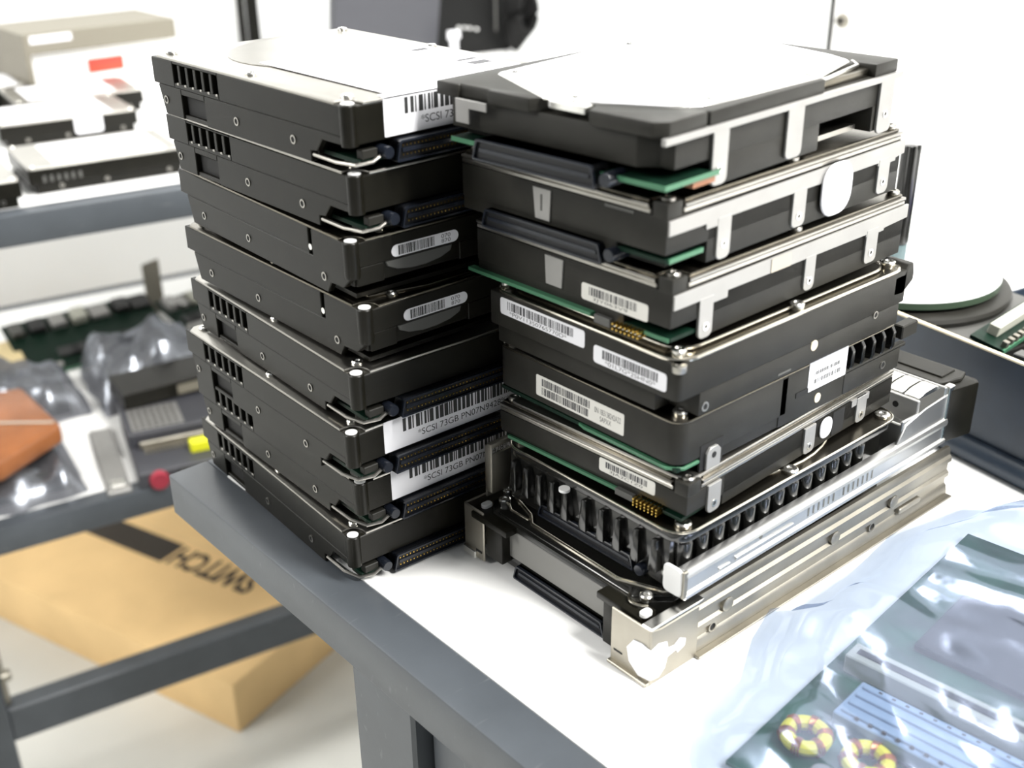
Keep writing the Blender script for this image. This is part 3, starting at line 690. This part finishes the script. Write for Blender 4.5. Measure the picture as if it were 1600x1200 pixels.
prof = [(0.8, 0), (-2.2, 0), (-2.8, 1.2), (-2.0, 5.2), (-1.0, 6.2), (-1.0, 9.4), (-2.4, 10.4), (-2.4, 12.6), (-1.2, 13.6), (-1.2, 17.4), (-2.6, 18.8), (-2.6, 21), (-1.4, 22.2), (-1.4, 24.4), (-0.6, 26), (1.2, 26), (1.2, 24.8), (0.6, 24.4), (0.6, 1)]
rl = MB().prism(prof, 'x', 24, 211).build('side_rail', 'rail_steel', t)
for x in (46, 118, 163): MB().lathe((x, -1.2, 15.4), 'y', [(3.2, 0.2), (3.2, -1.6), (2.4, -2.1)], 18).build('rail_boss', 'rail_steel', rl)
for x in (38, 148):
    o = MB().ring((x, -1.2, 8), 'y', 1.7, 2.5, -1.0, 0.2, 14).build('rail_hole', 'rail_steel', rl); MB().cyl((x, -1.2, 8), 'y', 1.75, -0.5, 0.2, 12).build('bore', 'dark_recess', o)
MB().prism(rrect(168, 186, 6.4, 9.4, 1.2), 'y', -3.4, -1).build('rail_clip', 'rail_steel', rl, bevel=0.4)
MB().box(26, 211, -6, 0.5, 0, 1).build('rail_foot', 'rail_steel', rl, bevel=0.3)
ff = MB().box(0, 1.2, -3, 17.5, 0.2, 25.6).prism([(0, 0), (27, 0), (27, 24.8), (5, 24.8), (0, 26)], 'y', -3.8, -2.6)
ff.build('front_flange', 'rail_steel', t, bevel=0.4)
MB().prism([(0, 25.4), (26, 25.4), (30, 26.6), (0, 26.6)], 'y', -3.6, 1.5).build('flange_lip', 'silver', t, bevel=0.3)
wh = [(0, 9), (3.5, 9.6), (5, 13), (7.2, 12.2), (8.5, 16), (5.5, 19), (6, 22), (2, 22.6), (0, 21)]
MB().prism([(0, 3), (4.6, 2.2), (8, 5), (9.2, 9.6), (14, 10.4), (15, 8.6), (19, 10), (19.4, 13), (16, 15), (13, 13), (9.4, 13.6), (8.6, 17), (4, 18.4), (0, 17)], 'y', -4.15, -3.75).build('white_seal', 'label_white', t)
MB().prism([(-3.8, 3), (2, 2), (7, 6), (8.4, 12), (5, 17.2), (0.5, 18), (-3.8, 17)], 'x', -0.4, 0.05).build('white_seal', 'label_white', t)
MB().box(-0.15, 0.1, 11, 15.5, 6.2, 7.0).build('flange_slot', 'dark_recess', t)
MB().prism([(-3.6, 0), (17.5, 0), (17.5, 1.4), (-3.6, 1.4)], 'x', -2, 0.4).build('flange_foot', 'rail_steel', t, bevel=0.3)
lf = MB().box(4, 5.2, 100.6, 114.4, 1, 26.6).box(4, 30, 113.2, 114.4, 8, 26.6).box(8, 208, 112, 113.4, 0, 20)
lf.build('left_flange', 'rail_steel', t, bevel=0.5)
MB().box(2.4, 4.4, 105, 113.6, 1.4, 5.4).build('flange_latch', 'silver', t, bevel=0.4)
MB().box(3.7, 4.1, 102, 106, 5, 6).build('flange_slot', 'dark_recess', t)

# ================================================================== RIGHT SIDE OF THE TABLE
from mathutils import noise as _nz
def nz(x, y, z=0.0): return _nz.noise(Vector((x, y, z)))
ch = thing('metal_tray', 'dark blue metal tray with a cream upper edge behind the right stack', 'tray', (303, -62, 0), -.17)
MB().prism([(0, 0), (2, -0), (2, 60), (0, 60)], 'y', -130, 80).box(0, 230, -130, 80, 0.2, 2).box(228, 230, -130, 80, 0, 12).box(0, 230, 78, 80, 0, 10).box(0, 230, -130, -128, 0, 60).build('tray_body', 'chassis_blue', ch, bevel=0.4)
MB().lathe((-1, 0, 0), 'y', [(0.01, -130), (6.5, -130), (6.5, 80), (0.01, 80)], 16).build('rolled_foot', 'chassis_blue', ch)
for o in kids(ch):
    if o.name.startswith('rolled_foot'):
        for v in o.data.vertices: v.co.z = max(v.co.z+0.0055, 0.0002)
MB().box(-0.4, 2.2, -130, 80, 60, 61.4).build('top_edge', 'cream_edge', ch, bevel=0.4)
# drive cage in the tray
cg = thing('drive_cage', 'dark grey drive cage lying in the blue tray under the disc spindle', 'drive cage', (318, -75, 2.2), -.17)
MB().box(0, 105, -8, 105, 0, 34).build('cage_body', 'grey_cast', cg, bevel=1)
MB().box(0, 5, -6, 100, 34, 44).box(0, 105, 100, 105, 34, 44).build('cage_rim', 'black_cast', cg, bevel=0.6)
for i in range(6): MB().box(-1, 1, -4+i*17, 8+i*17, 10, 30).build('cage_slot', 'dark_recess', cg)
MB().box(4, 90, -5, 96, 34, 46).build('cage_block', 'grey_panel', cg, bevel=0.8)
# disc spindle
sp = thing('disc_spindle', 'black disc spindle with a dark centre post holding a white disc behind the right stack', 'disc spindle', (368, -9, 48.2))
MB().lathe((0, 0, 0), 'z', [(30, 0), (66, 0.5), (67, 3), (66, 5), (60, 6.5), (12, 7)], 64).build('base', 'grey_cast', sp)
MB().lathe((0, 0, 0), 'z', [(5.6, 6), (5.6, 27)], 24).build('post_foot', 'teal_clear', sp)
po = MB().lathe((0, 0, 0), 'z', [(5.2, 27), (5.2, 82), (4.4, 84.5), (2, 84.8)], 24).build('post', 'black_gloss', sp)
for a in (3.4, 4.2, 5.0): MB().cyl((4.9*math.cos(a), 4.9*math.sin(a), 0), 'z', 1.2, 28, 85.4, 10).build('post_rib', 'black_gloss', po)
di = thing('disc', 'blank white optical disc threaded on the black spindle', 'disc', (368, -9, 55.4))
MB().ring((0, 0, 0), 'z', 7.0, 60, 1.6, 5.2, 72).build('rim', 'disc_edge', di)
MB().ring((0, 0, 0), 'z', 7.0, 59.6, 5.2, 5.5, 72).build('print_face', 'disc_face', di)
MB().ring((0, 0, 0), 'z', 17, 19, 5.5, 5.65, 48).build('hub_ring', 'plug_white', di)
# other parts in the tray
cb = thing('circuit_board', 'green circuit board with a row of metal contacts leaning in the blue tray', 'circuit board', (322, -102, 49), .06, rx=0.2)
MB().box(0, 100, 0, 18, 0, 2).build('board', 'pcb_green', cb)
pm = MB()
for i in range(16): pm.box(3+i*6, 6+i*6, -0.6, 2.5, 1.6, 5.5)
o = pm.build('contacts', 'rail_steel', cb, bevel=0.2); o['kind'] = 'stuff'
MB().box(0, 100, -1, 0, -0.4, 2.2).build('board_edge', 'pcb_edge', cb)
MB().box(10, 92, 8, 14, 2, 8).build('edge_connector', 'slot_white', cb, bevel=0.4)
rc = thing('flat_cable', 'light grey flat cable end lying against the inside of the blue tray', 'cable', (322, -112, 46), -.04)
MB().prism([(0, 0), (50, 2), (95, 9), (95, 11), (50, 5), (0, 5)], 'y', -14, 0).build('ribbon', 'label_white', rc, bevel=0.3)
MB().box(-6, 2, -15, 1, -3, 8).build('cable_plug', 'grey_panel', rc, bevel=0.5)
bx = thing('optical_drive', 'dark grey drive with a black front standing in the right of the tray', 'drive', (428, -128, 2.2), -.17)
MB().box(0, 95, -58, 45, 0, 58).build('case', 'grey_panel', bx, bevel=1)
MB().box(-3, 0, -58, 44, 2, 56).build('bezel', 'black_cast', bx, bevel=0.8)
MB().box(10, 30, 20, 40, 58, 60).build('sticker', 'label_white', bx)
pb = thing('connector_block', 'purple-blue plastic connector block at the right picture edge', 'connector', (474, -80, 60.4), -.3)
MB().box(0, 30, -40, 20, 0, 12).box(4, 26, -36, -12, 12, 16).build('housing', 'purple_blue', pb, bevel=0.8)
MB().box(6, 24, -46, -40, 6, 14).build('lever', 'black_cast', pb, bevel=0.4)

# ================================================================== STATIC BAG WITH CIRCUIT BOARD
pcb = thing('circuit_board', 'green circuit board with pale sockets and yellow coils inside the static bag', 'circuit board', (30, -164, 1.6), .09)
MB().box(0, 195, -230, 0, 0, 1.8).build('board', 'board_green', pcb, bevel=0.2)
sl = MB().box(40, 62, -184, -18, 1.8, 9)
sl.build('expansion_socket', 'slot_blue', pcb, bevel=0.5)
for i in range(4): MB().box(42+i*5.2, 44.2+i*5.2, -182, -20, 8.8, 10).build('socket_ridge', 'slot_blue', pcb, bevel=0.3)
pm = MB()
for i in range(30):
    for j in (0, 1): pm.box(41.0+j*17.5, 42+j*17.5, -178+i*5.2, -176.6+i*5.2, 9, 10.1)
o = pm.build('socket_contacts', 'ink_grey', pcb); o['kind'] = 'stuff'
MB().box(70, 80, -185, -6, 1.8, 10).build('expansion_socket', 'slot_white', pcb, bevel=0.5)
MB().box(73.5, 76.5, -182, -9, 10, 10.4).build('socket_gap', 'ink_grey', pcb)
MB().box(100, 150, -80, -20, 1.8, 5).build('large_chip', 'chip', pcb, bevel=0.4)
MB().box(150, 190, -190, -95, 1.8, 8).build('metal_shield', 'rail_steel', pcb, bevel=0.8)
for i in range(14):
    x = rnd.uniform(85, 178); y = rnd.uniform(-210, -10)
    MB().box(x, x+rnd.uniform(4, 12), y, y+rnd.uniform(3, 9), 1.8, rnd.uniform(3, 5)).build('small_chip', 'chip', pcb, bevel=0.2)
def toroid(x, y, z):
    pts = [(x+6.6*math.cos(a), y+6.6*math.sin(a), z) for a in [2*PI*i/28 for i in range(28)]]
    o = MB().tube(pts, 2.7, 10, closed=True).build('coil_core', 'toroid_yellow', pcb)
    for g in range(6):
        wm = MB()
        for q in range(3):
            a = 2*PI*(g/6)+0.12*q; c = Vector((x+6.6*math.cos(a), y+6.6*math.sin(a), z)); e = Vector((math.cos(a), math.sin(a), 0))
            wm.tube([c+e*(3.0*math.cos(b))+Vector((0, 0, 1))*(3.0*math.sin(b)) for b in [2*PI*i/10 for i in range(10)]], 0.42, 5, closed=True)
        w_ = wm.build('winding', 'copper', o); w_['kind'] = 'stuff'
toroid(26.5, -15.5, 5.2); toroid(30, -37.5, 5.2)
MB().lathe((12, -30, 0), 'z', [(4, 1.8), (4, 8), (3.4, 8.6)], 18).build('capacitor', 'rail_alu', pcb)

def bag(name, label, edge, depth, film, hfun, ni=90, nj=70, loc=(0, 0, 0), rz=0, th=0.0):
    """crumpled film sheet laid over contents; edge = polyline of its far hem"""
    pts = [Vector((p[0], p[1], 0)) for p in edge]
    seg = [0]
    for i in range(1, len(pts)): seg.append(seg[-1]+(pts[i]-pts[i-1]).length)
    def pe(s):
        s *= seg[-1]
        for i in range(1, len(pts)):
            if s <= seg[i]: k = (s-seg[i-1])/(seg[i]-seg[i-1]); return pts[i-1].lerp(pts[i], k)
        return pts[-1]
    vs = []; fs = []
    for i in range(ni+1):
        e = pe(i/ni)
        for j in range(nj+1):
            q = e+Vector((depth[0], depth[1], 0))*(j/nj)
            vs.append((q.x, q.y, hfun(q.x, q.y, i/ni, j/nj)))
    for i in range(ni):
        for j in range(nj):
            a = i*(nj+1)+j; fs.append((a, a+1, a+nj+2, a+nj+1))
    mb = MB()._add(vs, fs); o = mb.build(name, film)
    at(o, loc, rz)
    o.data.shade_smooth()
    return tag(o, label, 'bag')
def ridge(x, y, s, seed):
    return (1-abs(nz(x*s, y*s, seed)*2))
def facet(x, y, seed, layers):
    # folded sheet: triangle waves in several directions give flat facets with sharp creases
    rr = random.Random(seed); z = 0
    wx = x+14*nz(x*0.012, y*0.012, seed); wy = y+14*nz(x*0.012, y*0.012, seed+7)
    for lam, amp in layers:
        a = rr.uniform(0, PI); p = rr.random()
        m = 0.5+0.7*nz(x*0.018, y*0.018, seed+lam)
        q = ((wx*math.cos(a)+wy*math.sin(a))/lam+p) % 1.0
        z += amp*abs(q-0.5)*2*max(0.0, m)
    return z
def h_front(x, y, i, j):
    d = j*240
    base = 12.6*min(1, max(0, (d-9)/22))**0.7
    side = min(1, i*12)*0.85+0.15
    left = min(1, max(0, (x-24)/18))
    wr = facet(x, y, 5, ((95, 6.0), (63, 5.0), (41, 4.0), (27, 2.4), (17, 1.2)))
    z = 0.6+base*left*side+wr*(0.3+0.7*min(1, d/14))
    return max(z, (12.0+0.25*wr) if d > 30 and x > 52 else 0)
bag('static_bag', 'crumpled bluish translucent static bag lying at the lower right of the table',
    [(18, -160), (22, -154), (38, -143.5), (68, -140), (92, -127), (113, -120), (124, -128), (158, -127.5), (198, -122.5), (246, -132), (266, -150), (274, -158)], (-8, -250), 'static_film', h_front, 120, 100)

# ================================================================== CART BEHIND THE TABLE
CX, CY, CR = 156.3, 673.2, math.radians(-10)
def cart(s, t, z):       # cart coordinates to the room (z in room height)
    return (CX+s*math.cos(CR)-t*math.sin(CR), CY+s*math.sin(CR)+t*math.cos(CR), z)
ca = thing('shelf_cart', 'dark grey framed cart with two white shelves standing behind the worktable', 'cart', (CX, CY, FLOOR), CR)
def lz(z): return z-FLOOR
for nm, z in (('upper_shelf', -7), ('lower_shelf', -312)):
    MB().box(-206, 760, 22, 600, lz(z)-22, lz(z)).build(nm, 'table_white', ca)
    MB().box(-206, 760, 0, 22, lz(z)-29, lz(z)).build('shelf_frame', 'table_frame', ca, bevel=1.2, seg=2)
    MB().box(-206, 760, 600, 622, lz(z)-29, lz(z)).build('shelf_frame', 'table_frame', ca, bevel=1.2, seg=2)
for s in (-198, 738):
    for t in (-6, 602):
        MB().box(s, s+26, t, t+26, 0, lz(-36) if t < 0 else lz(-36)).build('post', 'table_frame', ca, bevel=1.5)
MB().box(-172, 738, -4, 20, lz(-562), lz(-520)).build('bottom_rail', 'table_frame', ca, bevel=1.5)
MB().box(-172, -166, 4, 12, lz(-520), lz(-440)).build('post_clip', 'rail_steel', ca, bevel=1)
MB().box(-172, -160, 2, 14, lz(-490), lz(-480)).build('post_clip', 'rail_steel', ca, bevel=2)

# drives on the upper shelf
def shelf_drive(label, s, t, z, rz, lab, fins=False, fold=False):
    d = thing('hard_drive', label, 'hard drive', cart(s, t, z), CR+rz, 'drives on the cart shelf')
    MB().prism([(0, 0), (147, 0), (147, 101), (0, 101)], 'z', 8.5, 23.4).prism([(6, 2), (143, 2), (143, 99), (6, 99)], 'z', 0, 9).build('body', 'black_cast', d, bevel=0.6)
    MB().prism(rrect(0.5, 146.5, 0.5, 100.5, 4), 'z', 23.3, 24.6).build('cover', 'cover_steel', d, bevel=0.4)
    sticker(d, Face((lab[0], lab[1], 24.6), UX, (0, 1, 0)), lab[2]-lab[0], lab[3]-lab[1], 1, th=0.3)
    for x, y in ((5, 5), (141, 5), (5, 95), (141, 95)): screw(d, x, y, 24.5, 26)
    for x in (28, 70, 130): side_hole(d, 'y', x, 2 if not fins else 0, 6, r=2.2)
    if fins:
        for i in range(6): MB().box(12+i*6.5, 15+i*6.5, -1, 1, 11, 17).build('rib', 'grey_panel', d, bevel=0.3)
    if fold: MB().prism(rrect(78, 108, 6, 24.9, 3), 'y', -0.6, 0.1).build('folded_label', 'label_white', d)
    return d
shelf_drive('hard drive with a long white top label at the front of the upper cart shelf', -43, 52, -7, 0.02, (26, 8, 132, 92), fins=True)
shelf_drive('hard drive with white label folded over its front edge on the cart shelf', -36, 252, -7, 0.03, (8, 6, 122, 94), fold=True)
shelf_drive('hard drive with a white top label partly hidden behind the one with the folded label', 0, 362, -7, 0.02, (18, 10, 118, 94))
shelf_drive('hard drive cut by the left picture edge at the front of the cart shelf', -202, 18, -7, 0.02, (10, 20, 100, 90))
shelf_drive('hard drive farthest back at the left end of the cart shelf, mostly white label', -112, 470, -7, 0.02, (10, 8, 138, 94))
pp = thing('power_plug', 'small black and white cable plug lying between the drives on the cart shelf', 'plug', cart(-58, 120, -7), CR)
MB().box(0, 16, 0, 14, 0, 9).build('plug_body', 'plug_white', pp, bevel=1)
MB().lathe((-8, 7, 8), 'y', [(6, -6), (8, -4), (8, 4), (6, 6)], 16).build('plug_collar', 'black_cast', pp)
# beige box
bb = thing('equipment_case', 'beige metal case with a red sticker at the back of the cart shelf', 'equipment case', cart(38, 470, -7), CR+0.17)
MB().box(4, 196, 14, 120, 0, 60).build('panel', 'panel_white', bb, bevel=0.8)
MB().box(0, 200, 0, 120, 59, 84).box(0, 7, 0, 120, 0, 60).build('case_shell', 'beige', bb, bevel=1.0)
sticker(bb, Face((8, 0, 72), UX, UZ), 52, 9, 0.5, th=0.3, bars=[(6, 46, 3.6, 5.2, 71)], ink='grey_panel', name='name_strip')
rs = MB().box(80, 128, 13.4, 14.1, 26, 44).build('red_sticker', 'red', bb)
MB().box(80, 127, 13.2, 13.5, 38.5, 39.6).build('sticker_line', 'dark_red', rs)
# dark screen and black box with cable at the back right of the shelf
mo = thing('flat_screen', 'dark grey flat screen standing behind the left stack', 'screen', cart(428, 440, -7), CR)
MB().prism([(0, 0), (158, 0), (188, 240), (18, 240)], 'y', 0, 22).build('screen_back', 'grey_plastic', mo, bevel=3, seg=2)
MB().box(30, 130, -10, 60, 0, 6).build('foot', 'grey_plastic', mo, bevel=2)
bk = thing('docking_box', 'black device with a row of four small white plugs behind the left stack', 'device', cart(600, 468, -7), CR)
MB().prism([(0, 0), (128, 0), (134, 8), (134, 220), (8, 220), (0, 210)], 'y', 0, 110).build('case', 'cable_black', bk, bevel=3, seg=2)
for i, (x, z) in enumerate(((38, 41), (48, 40), (57, 38.5), (68, 36))): MB().lathe((x, 0, z), 'y', [(2.3, 0), (2.3, -4), (1.6, -5)], 12).build('small_plug', 'plug_white', bk)
MB().box(100, 104, -1, 1, 30, 200).build('edge_trim', 'grey_panel', bk, bevel=0.5)
cc = thing('coiled_cable', 'black coiled cable hanging beside the black device behind the left stack', 'cable', cart(712, 455, -7), CR)
for q in range(5):
    pts = []
    for i in range(28):
        a = 2*PI*i/28; pts.append((14+q*2.5+(22+q*1.5)*math.cos(a)*0.55, -6-q*4, 46+q*3+(40-q*3)*math.sin(a)))
    MB().tube(pts, 5.0, 8, closed=True).build('cable_loop', 'cable_black', cc)
tg = thing('paper_tag', 'small white paper tag standing beside the dark screen behind the left stack', 'tag', cart(594, 418, -7), CR)
MB().box(4, 16, 0, 1, 0, 40).build('strip', 'label_white', tg); MB().box(0, 20, -0.6, 1.4, 34, 46).build('flag', 'label_white', tg, bevel=0.2)

# dark post strips on the far wall
struct(MB().box(754, 764, 1470, 1480, -300, 1200).build('trim_1', 'black_cast'))
struct(MB().box(771, 790, 1470, 1480, -300, 1200).build('trim_2', 'black_cast'))

# ---- lower shelf ----------------------------------------------------------
LZ = -312
def mound(name, label, s, t, w, d, h, film, seed, rz=0, cont='chip', z=LZ, ch=0.45):
    o = thing(name, label, 'bag', cart(s, t, z), CR+rz)
    vs = []; fs = []; n = 36
    for i in range(n+1):
        for j in range(n+1):
            u, v = i/n, j/n
            e = min(1, 6*min(u, 1-u))*min(1, 6*min(v, 1-v))
            x, y = u*w, v*d
            zz = 0.5+h*(e**0.5)*(0.5+0.075*facet(x, y, int(seed), ((80, 4), (52, 3.4), (33, 2.8), (21, 1.8))))
            vs.append((x+6*nz(y*0.03, seed), y+6*nz(x*0.03, seed+3), zz))
    for i in range(n):
        for j in range(n):
            a = i*(n+1)+j; fs.append((a, a+1, a+n+2, a+n+1))
    MB()._add(vs, fs).build('film', film, o)
    MB().box(w*0.12, w*0.88, d*0.12, d*0.88, 0.3, h*ch).build('contents', cont, o, bevel=1)
    return o
mound('static_bag', 'grey crumpled static bag upright at the right on the lower cart shelf', 8, 184, 150, 150, 78, 'dark_film', 2.0, cont='grey_panel', ch=0.5)
mound('static_bag', 'grey crumpled static bag in the middle left of the lower cart shelf', -166, 204, 162, 124, 54, 'dark_film', 12.0, cont='grey_panel', ch=0.5)
mound('static_bag', 'dark static bag with a circuit board at the front left of the lower cart shelf', -166, 24, 118, 168, 40, 'dark_film', 22.0, cont='chip', ch=0.6)
orp = thing('wrapped_package', 'orange-brown film wrapped package on the dark bag of the lower cart shelf', 'package', cart(-120, 90, LZ+39), CR)
MB().prism([(46, 96), (64, -18), (-6, -72), (-100, -40), (-76, 100)], 'z', 0, 23).build('wrapped_box', 'orange_film', orp, bevel=5, seg=3)
MB().tube([(58, -14, 23.6), (0, 20, 23.8), (-70, 90, 23.6)], 1.5, 6).build('film_crease', 'tan_film', orp)
# drive bay
db = thing('drive_bay', 'dark grey drive bay with perforated plate and yellow tag on the lower cart shelf', 'drive bay', cart(-2, 2, LZ), CR-0.12)
MB().box(0, 130, 0, 150, 0, 18).box(0, 130, 60, 150, 18, 34).build('bay_body', 'grey_plastic', db, bevel=1.5)
MB().box(6, 60, 66, 120, 34, 34.8).build('perforated_plate', 'rail_alu', db)
pm = MB()
for i in range(7):
    for j in range(7): pm.cyl((11+i*7, 71+j*7.2, 0), 'z', 2.0, 34.7, 35.0, 8)
o = pm.build('perforations', 'dark_recess', db); o['kind'] = 'stuff'
MB().box(10, 118, 52, 58, 18, 26).build('front_bar', 'rail_steel', db, bevel=1)
cm = MB()
for i in range(16): cm.box(14+i*5, 17+i*5, 40, 52, 18, 19.6)
o = cm.build('comb_contacts', 'rail_steel', db); o['kind'] = 'stuff'
MB().box(58, 104, 22, 34, 18, 30).build('yellow_tag', 'yellow', db, bevel=0.8)
MB().lathe((20, -6, 8), 'y', [(9, 0), (10, 2), (10, 10)], 18).build('red_knob', 'dark_red', db)
MB().box(40, 120, -6, 2, 2, 16).build('lever', 'black_cast', db, bevel=2)
bl = thing('black_module', 'black module lying across the drive bay on the lower cart shelf', 'module', cart(18, 118, LZ+35.2), CR+0.05)
MB().box(0, 150, 0, 60, 0, 20).build('module_body', 'black_cast', bl, bevel=1.5)
MB().box(60, 140, -0.6, 0.2, 4, 15).build('module_label', 'beige', bl)
ws = thing('metal_strip', 'pale metal strip lying beside the drive bay on the lower cart shelf', 'strip', cart(-34, 4, LZ), CR-0.1)
MB().box(0, 24, 0, 150, 0, 5).build('strip_body', 'rail_alu', ws, bevel=1); MB().box(4, 20, 6, 20, 5, 8).build('strip_clip', 'silver', ws, bevel=1)
# green cards at the back
def card(label, s, t, z, rz, rx, L, D, seed):
    c = thing('circuit_card', label, 'circuit card', cart(s, t, z), CR+rz, rx=rx)
    MB().box(0, L, 0, D, 0, 2).build('board', 'pcb_green', c)
    MB().box(-1, L+1, -1.5, 0, -0.5, 2.6).build('board_edge', 'pcb_edge', c)
    rr = random.Random(seed)
    x = 6
    while x < L-22:
        wd = rr.uniform(12, 26); MB().box(x, x+wd, D-30, D-8, 2, rr.uniform(7, 14)).build('component', rr.choice(['chip', 'rail_alu', 'grey_panel', 'slot_white']), c, bevel=0.8); x += wd+rr.uniform(3, 9)
    for q in range(5):
        x = rr.uniform(5, L-30); MB().box(x, x+24, D*0.2, D*0.2+16, 2, 6).build('component', 'chip', c, bevel=0.5)
    MB().box(4, 44, 4, 10, 2, 8).build('edge_connector', 'rail_alu', c, bevel=0.5)
    return c
card('green circuit card with components propped at the back of the lower cart shelf', -48, 338, LZ+2, 0.12, 0.35, 190, 105, 3)
card('green circuit card behind the left stack on the lower cart shelf', 160, 372, LZ+2, 0.3, 0.3, 150, 80, 8)
br = thing('metal_bracket', 'pale metal bracket standing at the end of the green card on the lower shelf', 'bracket', cart(136, 470, LZ), CR+0.5)
MB().box(0, 30, 0, 2, 0, 75).box(0, 30, 2, 14, 0, 2).build('plate', 'beige', br, bevel=0.3)
tb = thing('cardboard_piece', 'tan cardboard piece at the left end of the lower cart shelf', 'cardboard', cart(-196, 340, LZ), CR)
MB().box(0, 150, 0, 90, 0, 22).build('sheet', 'tan_board', tb, bevel=0.8); MB().box(0, 150, -0.3, 0.3, 9, 11).build('seam', 'cardboard', tb)

# ================================================================== CARDBOARD BOX ON THE FLOOR
a = math.atan2(0.318, 0.948)
cbx = thing('cardboard_box', 'tan cardboard box printed SWITCH lying on the floor under the cart', 'box', (254.5, 750.5, FLOOR), a-0.015)
BH = 78
MB().box(0, 420, 0, 640, 0, BH).build('carton', 'cardboard', cbx, bevel=1.5, seg=2)
f = Face((0, 0, BH), (0, 1, 0), (-1, 0, 0))     # reads along the box, upside down from here
def boxtext(body, a0, b0, wd, h):
    vs, fs = text_mesh(body, 0.035); mb = MB(); mb._add([f.p(a0+x*wd, b0+y*h, 0.25) for x, y in vs], fs); return mb.build('printed_word', 'cardboard_ink', cbx, smooth=False)
boxtext('SWITCH', 120, -196, 158, 46)
mb = MB(); f.plate(mb, [(284, -198), (640, -198), (640, -148), (284, -148)], 0.0, 0.25); mb.build('printed_band', 'cardboard_ink', cbx)
mb = MB(); f.plate(mb, [(2, -211), (638, -211), (638, -210), (2, -210)], 0.0, 0.2); mb.build('flap_seam', 'tan_board', cbx)
